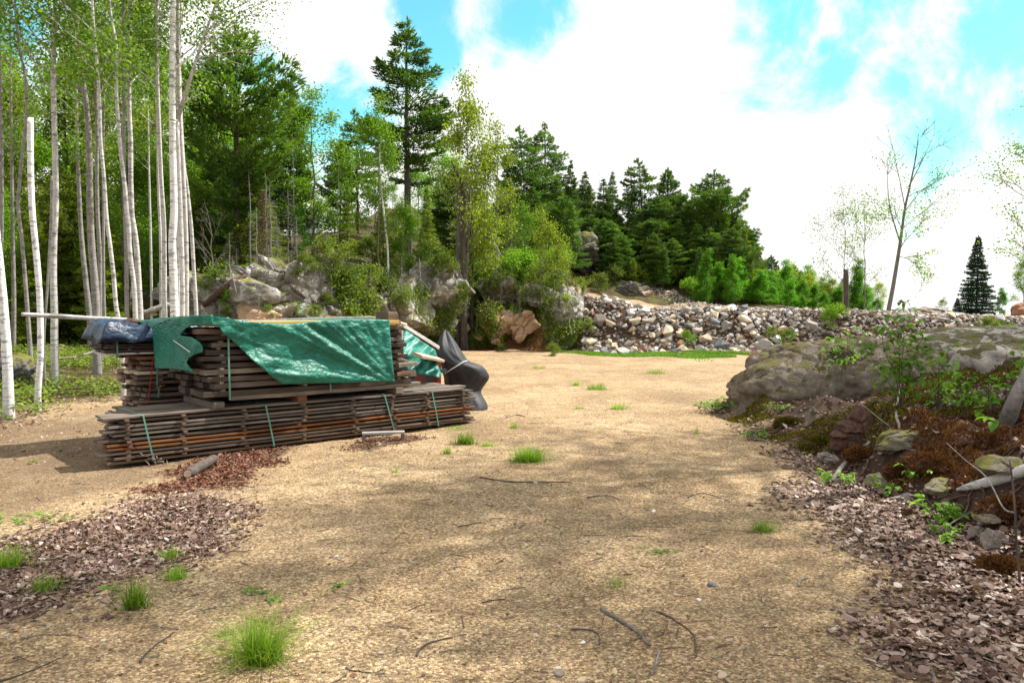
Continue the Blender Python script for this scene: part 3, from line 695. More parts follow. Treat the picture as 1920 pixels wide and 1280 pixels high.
def scatter_rocks(name, pts, sizes, mat, label, seed, sub=2, cat='rubble', flatn=.7):
    rg = rng(seed); mb = MB(); pts = np.asarray(pts); k = 7; which = rg.integers(0, k, len(pts))
    for j in range(k):
        V, T = hull_rock(seed * 10 + j, 9 if sub < 2 else 12, (1, rg.uniform(.7, 1), rg.uniform(.6, .9) * flatn / .7))
        i = np.where(which == j)[0]
        if not len(i): continue
        D = rdir(rg, len(i)) * [1, 1, .25]; M = frames(D, rg, .5)
        V2, F2, A2 = inst(V, [T], pts[i], M, sizes[i], rg.uniform(0, 1, len(i))); mb.add(V2, F2, A2)
    o = ob(name, mb.mesh(name, mat)); tag(o, label, cat, None, 'stuff'); return o
N = 8500; x = rg.uniform(2.3, 22, N); d = rg.uniform(-.35, 2.9, N); y = foot(x) + d
P = np.stack([x, y, H(x, y) + .01], 1); s = np.abs(rg.normal(0, 1, N)) * .05 + .035
scatter_rocks('rubble', P, s, 'small_rubble', 'small broken stone filling the gaps of the rubble embankment wall', 61)
N = 3600; x = rg.uniform(2.4, 24, N); d = 2.3 + np.abs(rg.normal(0, 1.0, N)); 
x2 = rg.uniform(2.6, 9.0, 1500); y2 = 43 - (x2 - 2.6) * 1.3 + rg.normal(0, .5, 1500)
y = np.concatenate([foot(x) + d, y2]); x = np.concatenate([x, x2])
scatter_rocks('gravel', np.stack([x, y, H(x, y) + .01], 1), np.abs(rg.normal(0, 1, len(x))) * .03 + .025, 'small_rubble', 'loose grey gravel along the top of the embankment and its ramp', 62, 1, 'gravel')
V, T = rock_shape(77, 5, 9, .22, (1.5, .9, .42), .6, 2.5)
o = ob('gravel_heap', mesh('gravel_heap', V, [T], 'brown_stone', None, False), None, at(1735, 594, 30.5), (0, .06, 0)); tag(o, 'low dark soil heap on the embankment, right of the leaning tree', 'heap')
V, T = rock_shape(78, 4, 9, .1, (.7, .6, .5), .6, 1.5)
o = ob('gravel_heap', mesh('gravel_heap', V, [T], 'rust_stone', None, False), None, at(1925, 588, 31), (0, .06, 0)); tag(o, 'reddish mound at the far right edge behind the embankment', 'heap')

# ------------------------------------------------------------------ mossy boulder and slab on the right mound
def blob(ells, sub=6, rough=.03, seed=1, fr=2.2):
    """ells: list of (offset, radii, power) about one centre, all containing the centre"""
    V, T = ico(sub); V = V / np.linalg.norm(V, axis=1)[:, None]; ts = []
    for c, r, pw in ells:
        c = np.array(c, float); r = np.array(r, float); lo = np.zeros(len(V)); hi = np.full(len(V), 8.0)
        for _ in range(26):
            mid = (lo + hi) / 2; q = np.abs((V * mid[:, None] - c) / r) ** pw; ins = q.sum(1) < 1
            lo = np.where(ins, mid, lo); hi = np.where(ins, hi, mid)
        ts.append(lo)
    ts = np.array(ts); k = 14.0; t = np.log(np.exp(k * ts).sum(0) / 1.0) / k
    P = V * t[:, None]
    f = fbm(P[:, 0] * fr, P[:, 1] * fr, P[:, 2] * fr * 1.6, seed, 6); kk = np.abs(vn(P[:, 0] * 1.1 + 4, P[:, 1] * 1.1, P[:, 2] * 2.2, seed + 3))
    f2 = fbm(P[:, 0] * fr * 6, P[:, 1] * fr * 6, P[:, 2] * fr * 7, seed + 9, 4) if sub > 6 else 0
    return P * (1 + rough * f + .010 * f2 - .03 * np.exp(-(kk / .05) ** 2))[:, None], T
c0 = at(1585, 712, 11.9)
V, T = blob([((0, 0, -.05), (1.42, 1.1, .68), 2.8), ((-1.0, -.45, -.28), (.86, .72, .62), 2.3), ((.9, .1, -.1), (1.1, .95, .66), 2.5)], 7, .06, 4, 2.6)
V = fracture(V, 26, .045, 3, .12)
o = ob('boulder', mesh('boulder', V, [T], 'boulder_stone', None, True), None, c0); tag(o, 'huge mossy boulder with dark shaded side at the left end of the mound', 'rock')
c0 = at(1985, 672, 11.9)
V, T = blob([((0, 0, 0), (2.1, 1.5, .40), 3.0), ((-1.1, -.1, .02), (1.05, 1.2, .36), 2.6), ((.2, -.9, -.16), (1.6, 1.0, .36), 2.5)], 7, .07, 9)
V = fracture(V, 30, .04, 8, .10)
o = ob('rock_slab', mesh('rock_slab', V, [T], 'slab_stone', None, True), None, c0, (.13, .0, 0)); tag(o, 'broad sunlit pale rock slab with moss strips, lying right of the mossy boulder', 'rock')
# rocks and stump on the mound
MR = [ # px, py, Y, scale, seed, mat, rot, label
 (1698, 826, 7.55, (.28, .20, .085), 51, 'mossy_stone', (.05, -.1, .3), 'flat greenish brown stone on the mound right of the rotten stump'),
 (1525, 790, 10.0, (.09, .08, .14), 52, 'mossy_stone', (0, .1, 0), 'small upright grey stone in the moss below the big boulder'),
 (1648, 915, 6.55, (.10, .08, .10), 53, 'mossy_stone', (0, .2, 0), 'olive stone at the foot of the mound above the leaf litter'),
 (1700, 942, 6.1, (.11, .09, .06), 54, 'brown_stone', (0, .2, 0), 'small brown stone beside the green seedlings at the mound foot'),
 (1768, 918, 6.1, (.16, .12, .06), 55, 'mossy_stone', (0, .1, .4), 'flat olive stone just left of the broken birch log'),
 (1872, 975, 5.2, (.13, .10, .05), 56, 'mossy_stone', (0, .1, .6), 'flat dull stone half under rust coloured moss at the right edge'),
 (1870, 1030, 4.75, (.075, .07, .11), 57, 'brown_stone', (0, .3, .2), 'upright greyish stone at the right foot of the mound'),
 (1838, 1008, 4.85, (.07, .06, .05), 58, 'brown_stone', (0, .3, .2), 'small brown pebble-like stone left of the upright greyish stone'),
 (1560, 865, 7.6, (.12, .09, .08), 59, 'brown_stone', (0, .3, .2), 'dark brown stone tucked in the mossy foot of the mound'),
 (1905, 880, 6.2, (.2, .14, .08), 60, 'mossy_stone', (0, .1, .2), 'dark rock under the rust coloured moss above the birch log'),
]
for px, py, Y, s, sd_, m, rot, lb in MR:
    V, T = rock_shape(sd_, 5, 10, .09, s, .05, 1.3, .02); V = fracture(V, 9, min(s) * .12, sd_); p = hit(px, py); p[2] += s[2] * .25; p[1] += s[1] * .3
    tag(ob('stone', mesh('stone', V, [T], m, None, False), None, p, rot), lb, 'stone', 'stones lying on the mossy mound')
V, T = blob([((0, 0, 0), (.13, .12, .17), 2.2), ((-.13, -.03, -.10), (.15, .12, .16), 2.2), ((.10, .02, -.12), (.16, .14, .13), 2.2)], 6, .13, 21, 9); V = fracture(V, 14, .02, 5)
tag(ob('rotten_stump', mesh('rotten_stump', V, [T], 'root_wood', None, True), None, hit(1618, 822) + np.array([0, .1, .10])), 'humped purplish brown rotten stump on the mossy mound', 'stump')

# ------------------------------------------------------------------ lumber stacks (local frame: x along the boards, y away from the camera)
A0 = np.array([-4.0, 7.7, 0.]); RZ = math.atan2(.66, .752); E1 = np.array([math.cos(RZ), math.sin(RZ), 0]); E2 = np.array([-math.sin(RZ), math.cos(RZ), 0])
def pl(px, py, t):
    d = ray(px, py); o_ = np.array([0, 0, CZ]); k = (t - (o_ - A0) @ E2) / (d @ E2); return o_ + d * k
def s_of(px, t=0.0): return float((pl(px, 700, t) - A0) @ E1)
_bm = {}
def board_me(L, w_, t, seed, mat, nm='board', warp=.006):
    key = (round(L, 2), w_, t, seed, mat, nm)
    if key in _bm: return _bm[key]
    rg = rng(seed + 400); k = 14; xs = np.linspace(0, L, k); V = []
    for i, x in enumerate(xs):
        dz = warp * math.sin(x * 1.3 + seed) + rg.normal(0, .0012); dy = .004 * math.sin(x * .9 + seed * 2) + rg.normal(0, .001)
        e = .10 * t; V += [(x, dy, dz + e), (x, dy + e, dz), (x, dy + w_ - e, dz), (x, dy + w_, dz + e), (x, dy + w_, dz + t - e), (x, dy + w_ - e, dz + t), (x, dy + e, dz + t), (x, dy, dz + t - e)]
    V = np.array(V); j = np.arange(8); Q = np.concatenate([np.stack([i * 8 + j, i * 8 + (j + 1) % 8, (i + 1) * 8 + (j + 1) % 8, (i + 1) * 8 + j], 1) for i in range(k - 1)])[:, ::-1]
    F_ = [Q, j[None], (j + (k - 1) * 8)[None, ::-1]]
    _bm[key] = mesh(nm, V, F_, mat); return _bm[key]
def ribbon(P, wdir, w_, th, mat, nm, parent):
    P = np.asarray(P, float); wd = np.array(wdir, float); T = np.gradient(P, axis=0); N_ = np.cross(T, wd); N_ /= np.linalg.norm(N_, axis=1)[:, None]
    V = np.concatenate([P - wd * w_ / 2 - N_ * th, P + wd * w_ / 2 - N_ * th, P + wd * w_ / 2 + N_ * th, P - wd * w_ / 2 + N_ * th]); m = len(P); i = np.arange(m - 1); Q = []
    for a in range(4): b = (a + 1) % 4; Q.append(np.stack([a * m + i, b * m + i, b * m + i + 1, a * m + i + 1], 1))
    return ob(nm, mesh(nm, V, [np.concatenate(Q)], mat), parent)
def stack(label, layers, org=(0, 0, 0), stick=None, group='lumber stacks in the clearing', name='lumber_stack', skew=0.0):
    """layers: list of (z, thick, x0, x1, y0, ncross, width, material, jitter)"""
    t = thing(name, label, 'lumber', A0, RZ, group); rg = rng(int(abs(sum(l[0] for l in layers) * 1000)))
    for k, (z, th, x0, x1, y0, nc, wd, m, jit) in enumerate(layers):
        for j in range(nc):
            mm = m if isinstance(m, str) else m[int(rg.integers(len(m)))]
            a = x0 + rg.normal(0, jit) + skew * j; b = x1 + rg.normal(0, jit)
            me = board_me(round((b - a) * 20) / 20, wd, th, int(rg.integers(5)), mm)
            ob('board', me, t, (a, y0 + j * (wd + .012) + (rg.normal(0, .010) if j == 0 else 0), z + (0.001 if j % 2 else 0)), (0, 0, rg.normal(0, .0012)))
    if stick:
        xs, zs, h, y0, y1, sw_, m = stick
        me = mesh('sticker', *box(-sw_ / 2, sw_ / 2, 0, y1 - y0 + .05, 0, h), m)
        for z in zs:
            for x in xs: ob('sticker', me, t, (x + rg.normal(0, .02), y0 - rg.uniform(.0, .045), z + .0005), (0, 0, rg.normal(0, .03)))
    return t
# 1. the long bundle in front
NL = 11; PT = .0445; L1 = []
mats_long = [['brown_wood', 'grey_wood'], 'brown_wood', ['brown_wood', 'grey_wood'], ['brown_wood', 'orange_wood'], 'orange_wood', ['dark_wood', 'orange_wood'], ['grey_wood', 'dark_wood'], ['grey_wood', 'dark_wood'], 'grey_wood', ['grey_wood', 'dark_wood'], 'grey_wood']
for k in range(NL): L1.append((.028 + k * PT, .024, -.02 + .05 * math.sin(k * 2.3), 4.58 + .05 * math.sin(k * 1.7 + 1), 0, 5, .165, mats_long[k], .04))
sx = [s_of(p) for p in (236, 343, 458, 570, 664, 738, 800, 868)]
long_ = stack('long low bundle of weathered stickered boards along the front, bound with pale green straps', L1, stick=(sx, [.028 + .024 + k * PT for k in range(NL - 1)], PT - .0245, 0, .87, .04, 'brown_wood'), skew=.085)
for (pa, pb) in ((265, 283), (495, 510), (718, 736), (807, 819)):
    a, b = s_of(pa), s_of(pb); zt = .028 + (NL - 1) * PT + .028
    ribbon([(a, .92, zt - .2), (a, .92, zt), (a, .45, zt + .003), (a, -.035, zt), ((a + b) / 2, -.045, zt / 2), (b, -.038, .03), (b, .03, .022)], (1, 0, 0), .017, .0015, 'green_strap', 'strap', long_)
kn = MB(); rk = rng(3); b = s_of(284)
for i in range(4): kn.add(*tube(np.array([b, -.06, .05]) + np.cumsum(rk.normal(0, .022, (9, 3)), 0), .0055, 5))
ob('knot', kn.mesh('knot', 'grey_wood', True), long_)
for x in (.5, 2.3, 4.1): ob('bunk', mesh('bunk', *box(x - .05, x + .05, .04, .84, -.05, .0275), 'dark_wood'), long_)
ZT = .028 + (NL - 1) * PT + .024
# 2. main dark stack on top of it
L2 = []; z = ZT + .125; k = 0
th = [.06, .06, .055, .055, .05, .05, .055, .05, .05, .055]
lx = s_of(388)
while k < 10:
    m = [['grey_wood', 'dark_wood'], ['grey_wood', 'dark_wood'], 'dark_wood', ['dark_wood', 'grey_wood'], 'dark_wood', 'dark_wood', ['dark_wood', 'brown_wood'], 'grey_wood', 'dark_wood', 'brown_wood'][k]
    rx = s_of([778, 790, 772, 782, 774, 771, 773, 767, 768, 762][k], 0)
    L2.append((z, th[k], lx + .05 * math.sin(k * 1.9), rx - .06, .02, 5, .19, m, .03)); z += th[k] + .022; k += 1
zm = z
main = stack('tall middle stack of thick dark beams half hidden by the green tarp', L2, stick=([s_of(p, .02) for p in (415, 570, 750)], [l[0] + l[1] for l in L2[:-1]], .0215, .03, 1.0, .045, 'grey_wood'))
ob('board', board_me(2.45, .19, .05, 7, 'yellow_wood'), main, (lx - .02, .0, zm)); ob('board', board_me(2.4, .19, .05, 8, 'pale_wood'), main, (lx, .3, zm + .002)); ob('board', board_me(2.6, .22, .06, 8, 'brown_wood'), main, (lx + .1, .7, zm + .002))
for p, m in ((410, 'grey_wood'), (566, 'orange_wood'), (749, 'grey_wood')):
    x = s_of(p); ob('bunk', mesh('bunk', *box(x - .055, x + .055, -.01, .95, ZT + .003, ZT + .072), m), main)
ob('bunk_beam', board_me(2.5, .10, .05, 3, 'grey_wood', 'bunk_beam'), main, (s_of(436), .03, ZT + .0735)); ob('bunk_beam', board_me(2.7, .10, .05, 4, 'dark_wood', 'bunk_beam'), main, (s_of(402), .7, ZT + .0735))
a = s_of(428); ribbon([(a, -.02, zm - .08), (a, -.022, 1.0), (a + .01, -.018, ZT + .09)], (1, 0, 0), .02, .0015, 'green_strap', 'strap', main)
a = s_of(617); ribbon([(a, -.02, zm - .3), (a, -.022, .8), (a + .01, -.018, ZT + .1)], (1, 0, 0), .02, .0015, 'green_strap', 'strap', main)
ob('loop', mesh('loop', *box(s_of(753) - .012, s_of(753) + .012, -.03, -.012, 1.18, 1.30), 'silver_wood'), main)
# 3. lighter stack behind on the left
yb = 1.2; L3 = []
for k in range(11): L3.append((.03 + k * .045, .024, s_of(240 + 6 * (k % 4) + 1.5 * k, yb), 4.1, yb, 4, .18, ['brown_wood', 'grey_wood'], .04))
for k in range(2): L3.append((.545 + k * .06, .04, s_of(268 + 2 * k, yb), 3.9, yb, 4, .18, 'brown_wood' if k else 'grey_wood', .03))
z = .70
for k in range(6): L3.append((z, .036, s_of(252 + [0, 6, 4, 14, 8, 12][k], yb), 3.6, yb, 4, .18, [['brown_wood', 'pale_wood'], 'brown_wood', 'pale_wood', 'brown_wood', ['pale_wood', 'brown_wood'], 'orange_wood'][k], .03)); z += .056
back = stack('paler brown stack of boards sticking out behind the left end of the beam stack', L3, stick=([s_of(p, yb) for p in (300, 352)] + [2.4, 3.3], [.57, .645, .665] + [.736 + .056 * k for k in range(5)], .018, yb, 1.95, .04, 'brown_wood'))
for pa, pb, z0, z1 in ((295, 293, .68, 1.02), (296, 295, .54, .645)):
    ribbon([(s_of(pa, yb), yb - .02, z1), (s_of(pb, yb), yb - .022, z0)], (1, 0, 0), .018, .0015, 'green_strap', 'strap', back)
ribbon([(s_of(285, yb), yb - .03, 1.0), (s_of(282, yb), yb - .032, .8), (s_of(275, yb), yb - .032, .5)], (1, 0, 0), .008, .002, 'red_cord', 'cord', back)
# 4. thin bundle on top of it under the blue tarp
yc = 1.22; L4 = []
for k in range(5): L4.append((1.045 + k * .037, .022, s_of(198 + [0, 3, 1, 4, 0][k], yc), 3.3, yc, 4, .17, 'dark_wood' if k else 'silver_wood', .015))
top_ = stack('thin dark board bundle jutting out to the left beneath the blue tarp', L4, stick=([s_of(p, yc) for p in (212, 250)] + [1.6, 2.4], [1.067 + .037 * k for k in range(4)], .0145, yc, 1.9, .035, 'dark_wood'))
ribbon([(s_of(220, yc), yc - .02, 1.22), (s_of(220, yc), yc - .022, 1.04)], (1, 0, 0), .016, .0015, 'green_strap', 'strap', top_)
# 5. loose planks stacked right of the main stack
L5 = []; z = .6
ra = s_of(736, .9)
for k in range(5): L5.append((z, .05, ra - .5 * .0, s_of(800 - 5 * k, 1.0), 1.02, 3, .16, ['dark_wood', 'brown_wood'], .05)); z += .09
# blue tarp draped over bundle 4
def heap_cloth(name, x0, x1, y0, y1, z0, ztop, mat, label, cat, seed, nx=90, ny=60, lump=.035, edge=.10):
    u, v = np.meshgrid(np.linspace(0, 1, nx), np.linspace(0, 1, ny)); X = x0 + (x1 - x0) * u; Y = y0 + (y1 - y0) * v
    e = np.minimum(np.minimum(u * (x1 - x0), (1 - u) * (x1 - x0)), np.minimum(v * (y1 - y0), (1 - v) * (y1 - y0))) / edge
    pull = np.clip(1 - e, 0, 1); Z = z0 + (ztop - z0) * (1 - pull ** 2.2) + lump * fbm(X * 5, Y * 5, 0, seed, 4) * (.3 + np.clip(e, 0, 1)) + .02 * vn(X * 9, Y * 3, 0, seed) * (pull > .7)
    X = X + .5 * edge * pull * np.sign(.5 - u) * (np.minimum(u, 1 - u) * (x1 - x0) < edge) * .9 * 0 + .015 * vn(X * 8, Y * 8, Z * 9, seed + 2); Y = Y + .02 * vn(X * 7, Z * 7, Y, seed + 3)
    W = A0 + X[..., None] * E1 + Y[..., None] * E2 + Z[..., None] * np.array([0, 0, 1.])
    i = np.arange(ny - 1)[:, None] * nx; j = np.arange(nx - 1)[None]; Q = np.stack([i + j, i + j + 1, i + nx + j + 1, i + nx + j], -1).reshape(-1, 4)
    o = solo(name, W.reshape(-1, 3), [Q], mat, label, cat, smooth=True); m = o.modifiers.new('thick', 'SOLIDIFY'); m.thickness = .003; return o
heap_cloth('tarp', s_of(191, 1.14), s_of(300, 1.14) + .9, 1.13, 2.02, 1.205, 1.395, 'blue_tarp', 'crumpled dark blue tarp over the left end of the thin board bundle', 'tarp', 4)
# green tarp
POLY = [(286, 616), (295, 607), (320, 598), (360, 592), (400, 590), (425, 594), (440, 600), (470, 603), (505, 606), (545, 609), (590, 603), (640, 600), (690, 599.5), (730, 600), (731, 620), (733, 645), (736, 680), (740, 715), (700, 715.5), (640, 718), (590, 719), (533, 720), (513, 709), (497, 694), (471, 673), (448, 650), (430, 634), (417, 624), (409, 610), (385, 609.5), (360, 611), (348, 616), (338, 629), (360, 632), (374, 641), (380, 650), (380, 660), (366, 665), (354, 671), (350, 680), (366, 700), (345, 694), (319, 691), (291, 691), (289, 665), (288, 645)]
def cloth_poly(poly, tfun, disp, step=3.0):
    pts = []; n = len(poly)
    for i in range(n):
        a, b = np.array(poly[i], float), np.array(poly[(i + 1) % n], float); k = max(1, int(np.linalg.norm(b - a) / step))
        for j in range(k): pts.append(a + (b - a) * j / k)
    nb = len(pts); P = np.array(pts); xs = np.arange(P[:, 0].min(), P[:, 0].max(), step); ys = np.arange(P[:, 1].min(), P[:, 1].max(), step)
    X, Y = np.meshgrid(xs, ys); X = X + (np.arange(len(ys)) % 2)[:, None] * step / 2; q = np.stack([X.ravel(), Y.ravel()], 1)
    q = q[inpoly(q[:, 0], q[:, 1], P)]; dm = np.array([np.min(np.hypot(*(P - c).T)) for c in q]); q = q[dm > step * .55]
    allp = np.vstack([P, q]); r = delaunay_2d_cdt([Vector(p) for p in allp], [(i, (i + 1) % nb) for i in range(nb)], [], 1, 1e-4)
    v2 = np.array([v[:] for v in r[0]]); T = np.array([f for f in r[2] if len(f) == 3])
    c = v2[T].mean(1); T = T[inpoly(c[:, 0], c[:, 1], P)]
    return np.array([pl(x, y, tfun(x, y) - disp(x, y)) for x, y in v2]), T, v2
def g_t(x, y): return float(np.interp(x, [285, 320, 352, 385, 410], [1.05, .62, .16, -.03, -.055])) - .05 * float(np.interp(y, [600, 720], [0, 1]))
def g_disp(x, y):
    dx, dy = x - 744, y - 722; r = math.hypot(dx, dy); a = math.atan2(-dy, -dx)
    f = float(vn(a * 13, r * .006, 0, 3)) * .6 + float(vn(a * 30, r * .01, 0, 5)) * .28
    e = float(vn((x * .55 + y * .83) * .03, (y * .55 - x * .83) * .005, 0, 9)) * .5
    s = np.clip(r / 130, .15, 1)
    if x < 400: return .04 * float(fbm(x * .04, y * .02, 0, 6, 3)) + .02 * float(vn(x * .12, y * .02, 0, 8))
    return (.06 * (f + 1.5 * e * np.clip((700 - x) / 150, .3, 1)) * s) * np.clip((y - 598) / 30, .25, 1) + .010 * float(fbm(x * .05 + y * .04, y * .09 - x * .03, 0, 7, 3)) + .012
V, T, v2 = cloth_poly(POLY, g_t, g_disp)
top_px = [(286, 616), (295, 607), (320, 598), (360, 592), (400, 590), (425, 594), (440, 600), (470, 603), (505, 606), (545, 609), (590, 603), (640, 600), (690, 599.5), (730, 600)]
tp = []
for i in range(len(top_px) - 1):
    for k in range(8): tp.append(np.array(top_px[i]) + (np.array(top_px[i + 1]) - top_px[i]) * k / 8.)
tp.append(np.array(top_px[-1])); rows = 14; G = []
for x, y in tp:
    t0 = g_t(x, y) - g_disp(x, y); p = pl(x, y, t0); t1 = max(1.1, t0 + .25) if x > 330 else t0 + .8
    for k in range(rows):
        u = k / (rows - 1); q = p + E2 * (t1 - t0) * u; q[2] = p[2] * (1 - u) + (1.415 + .02 * (x < 440)) * u + .02 * math.sin(u * math.pi) + .012 * float(fbm(x * .03, u * 6, 0, 3, 3)) * u; G.append(q)
G = np.array(G); m_ = len(tp); i = np.arange(m_ - 1)[:, None] * rows; j = np.arange(rows - 1)[None]; Q = np.stack([i + j, i + rows + j, i + rows + j + 1, i + j + 1], -1).reshape(-1, 4)
gt = solo('tarp', np.vstack([V, G]), [T, Q + len(V)], 'green_tarp', 'large wrinkled green tarp hanging over the front of the tall beam stack', 'tarp', smooth=True)
m = gt.modifiers.new('weld', 'WELD'); m.merge_threshold = .004; m = gt.modifiers.new('thick', 'SOLIDIFY'); m.thickness = .003
P = smooth_path([pl(325, 638, .45), pl(335, 645, .3), pl(345, 652, .12), pl(356, 660, .0)], 4); V, F_ = tube(P, .005, 5)
o = ob('cord', mesh('cord', V - np.array(gt.location), F_, 'white_cord'), gt)
# second green tarp over the things behind the right end
POLY2 = [(757, 618), (772, 627), (788, 638), (803, 648), (815, 656), (819, 668), (820, 684), (826, 700), (823, 709), (810, 704), (792, 702), (776, 698), (764, 694), (756, 680), (755, 650)]
V, T, _ = cloth_poly(POLY2, lambda x, y: .95 - .004 * (y - 618), lambda x, y: .09 * float(fbm((x + y) * .045, (y - x) * .02, 0, 4, 3)) + .02 * float(vn((x + y) * .12, 0, 0, 4)), 2.2)
Bk = V + E2 * .5 + np.array([0, 0, -.1])
o = solo('tarp', V, [T], 'teal_tarp', 'smaller bluish green tarp bunched behind the right end of the beam stack', 'tarp', smooth=True); m = o.modifiers.new('thick', 'SOLIDIFY'); m.thickness = .01; m.offset = -1
mc = thing('machine_frame', 'red and black painted metal frame showing below the smaller green tarp', 'machine', A0, RZ)
a, b = s_of(765, 1.3), s_of(828, 1.3)
ob('side_panel', mesh('side_panel', *box(a, b - .1, 1.28, 1.9, .62, .80), 'red_paint'), mc); ob('rail', mesh('rail', *box(a - .3, b, 1.16, 1.24, .60, .655), 'dark_metal'), mc)
ob('rail', mesh('rail', *box(b - .12, b - .04, 1.26, 1.9, .3, .78), 'red_paint'), mc); ob('leg', mesh('leg', *box(a + .05, a + .12, 1.3, 1.37, .0, .62), 'dark_metal'), mc); ob('leg', mesh('leg', *box(b - .25, b - .18, 1.3, 1.37, .0, .62), 'dark_metal'), mc)
def plank(px0, px1, y0, y1, t0, t1, w_, th_, mat, label, name='plank', cat='plank', up=(0, 0, 1)):
    a, b = pl(px0, y0, t0), pl(px1, y1, t1); d = Vector(b - a); L = d.length
    o = ob(name, board_me(L, w_, th_, 2, mat, name), None, a); o.rotation_mode = 'QUATERNION'
    x = d.normalized(); yv = Vector(up).cross(x).normalized(); zv = x.cross(yv)
    o.rotation_quaternion = Matrix((x, yv, zv)).transposed().to_quaternion(); return tag(o, label, cat)
plank(748, 823, 609, 655, .9, 1.25, .03, .055, 'silver_wood', 'long grey plank leaning down over the smaller green tarp', up=(0, 0, 1))
plank(751, 763, 607, 611, .6, .9, .05, .03, 'pale_wood', 'short pale stick end poking up at the top right corner of the beam stack', 'stick', 'stick')
plank(789, 832, 672, 680, .35, .75, .15, .04, 'pale_wood', 'short fresh cut plank resting between beam stack and black tarp', up=(.1, -.55, .8))
plank(748, 783, 690, 686, -.02, .02, .12, .055, 'grey_wood', 'stubby grey beam poking out farthest from the right end of the beam stack')
plank(745, 779, 706, 701, -.03, .03, .14, .05, 'brown_wood', 'stubby brown beam end below the grey one at the right end of the beam stack')
# black tarp bundle
rows_ = [(619, 833, 837, .02), (624, 828, 841, .07), (632, 824, 848, .12), (642, 821, 855, .17), (652, 819, 862, .20), (661, 818, 868, .22), (670, 821, 874, .24), (677, 825, 880, .26), (683, 827, 900, .30), (690, 828, 909, .32), (698, 829, 914, .33), (707, 832, 918, .33), (714, 832, 915, .33), (722, 833, 909, .33), (731, 835, 902, .33), (738, 836, 902, .33), (746, 836, 907, .34), (756, 835, 914, .36), (765, 834, 915, .38), (769, 834, 914, .38)]
Yt = 12.35; ys = np.array([r_[0] for r_ in rows_]); zz = np.array([at(r_[1], r_[0], Yt)[2] for r_ in rows_]); xl = np.array([at(r_[1], r_[0], Yt)[0] for r_ in rows_]); xr = np.array([at(r_[2], r_[0], Yt)[0] for r_ in rows_]); dp = np.array([r_[3] for r_ in rows_])
K = 110; NA = 150; u = np.linspace(0, len(rows_) - 1, K); idx = np.arange(len(rows_)); ZZ = np.interp(u, idx, zz); XL = np.interp(u, idx, xl); XR = np.interp(u, idx, xr); DP = np.interp(u, idx, dp)
ker = np.ones(7) / 7
for a_ in (XL, XR, DP): a_[3:-3] = np.convolve(a_, ker, 'valid')
PH, UU = np.meshgrid(np.linspace(0, 2 * math.pi, NA, endpoint=False), np.arange(K)); fold = .8 * vn(PH * 1.6 + UU * .012, UU * .018, 0, 31) + .18 * vn(PH * 4, UU * .03 + PH, 0, 33) + .2 * vn(PH * 3 - UU * .06, UU * .09, 0, 35)
fold = fold * np.abs(np.sin(PH)) ** .7; rad = 1 + .22 * fold
CX = ((XL + XR) / 2)[:, None]; HX = ((XR - XL) / 2)[:, None]
X = CX + HX * np.cos(PH) * (1 + .08 * fold); Y = Yt + DP[:, None] * np.sin(PH) * rad + .08 * np.cos(UU * .09)
Z = ZZ[:, None] + .012 * fold; V = np.stack([X, Y, Z], -1).reshape(-1, 3); i = np.arange(K - 1)[:, None] * NA; j = np.arange(NA)[None]; j2 = (j + 1) % NA
Q = np.stack([i + j, i + j2, i + NA + j2, i + NA + j], -1).reshape(-1, 4); F_ = [Q[:, ::-1], np.arange(NA)[None]]
bt = solo('tarp', V, F_, 'black_tarp', 'black tarp wrapped around a peaked lumpy load at the right end of the lumber', 'tarp', smooth=True)
V, F_ = tube(smooth_path([at(834, 700, 12.0), at(850, 690, 11.93), at(868, 679, 12.0), at(876, 676, 12.15)], 4), .007, 5); ob('cord', mesh('cord', V - np.array(bt.location), F_, 'white_cord'), bt)
# poles and bits on top
px_tube('pole', [(40, 589, 9.2), (100, 592.5, 9.35), (180, 597, 9.5), (232, 600, 9.6), (276, 606, 9.7)], [.022, .028, .026, .030, .020], 'white_bark', 'slim white birch pole sticking out to the left over the blue tarp', 'pole')
px_tube('pole', [(430, 603, 8.9), (520, 602, 9.4), (600, 599, 9.8), (690, 597, 10.2), (734, 598, 10.4)], [.018, .028, .030, .032, .026], 'grey_bark', 'long bark covered pole lying along the top edge of the green tarp', 'pole', jag=.004)
px_tube('bark_slab', [(222, 607, 9.3), (240, 604, 9.35), (262, 605, 9.4), (284, 608, 9.5)], [.03, .05, .035, .03], 'root_wood', 'reddish brown bark slab lying on the blue tarp', 'bark', jag=.006)
plank(728, 745, 603, 603, .1, .12, .25, .12, 'brown_wood', 'thick square beam end at the top right corner of the green tarp', 'beam', 'beam')
# little trestle in front
tr = thing('low_trestle', 'low weathered plank on two short feet lying before the long bundle', 'trestle', gp(719, 826), math.atan2(.11, .5))
ob('plank', mesh('plank', *box(-.25, .25, -.06, .05, .085, .11), 'silver_wood'), tr); ob('leg', mesh('leg', *box(-.25, -.215, -.055, .045, -.02, .0845), 'grey_wood'), tr); ob('leg', mesh('leg', *box(.21, .245, -.055, .045, -.02, .0845), 'grey_wood'), tr)

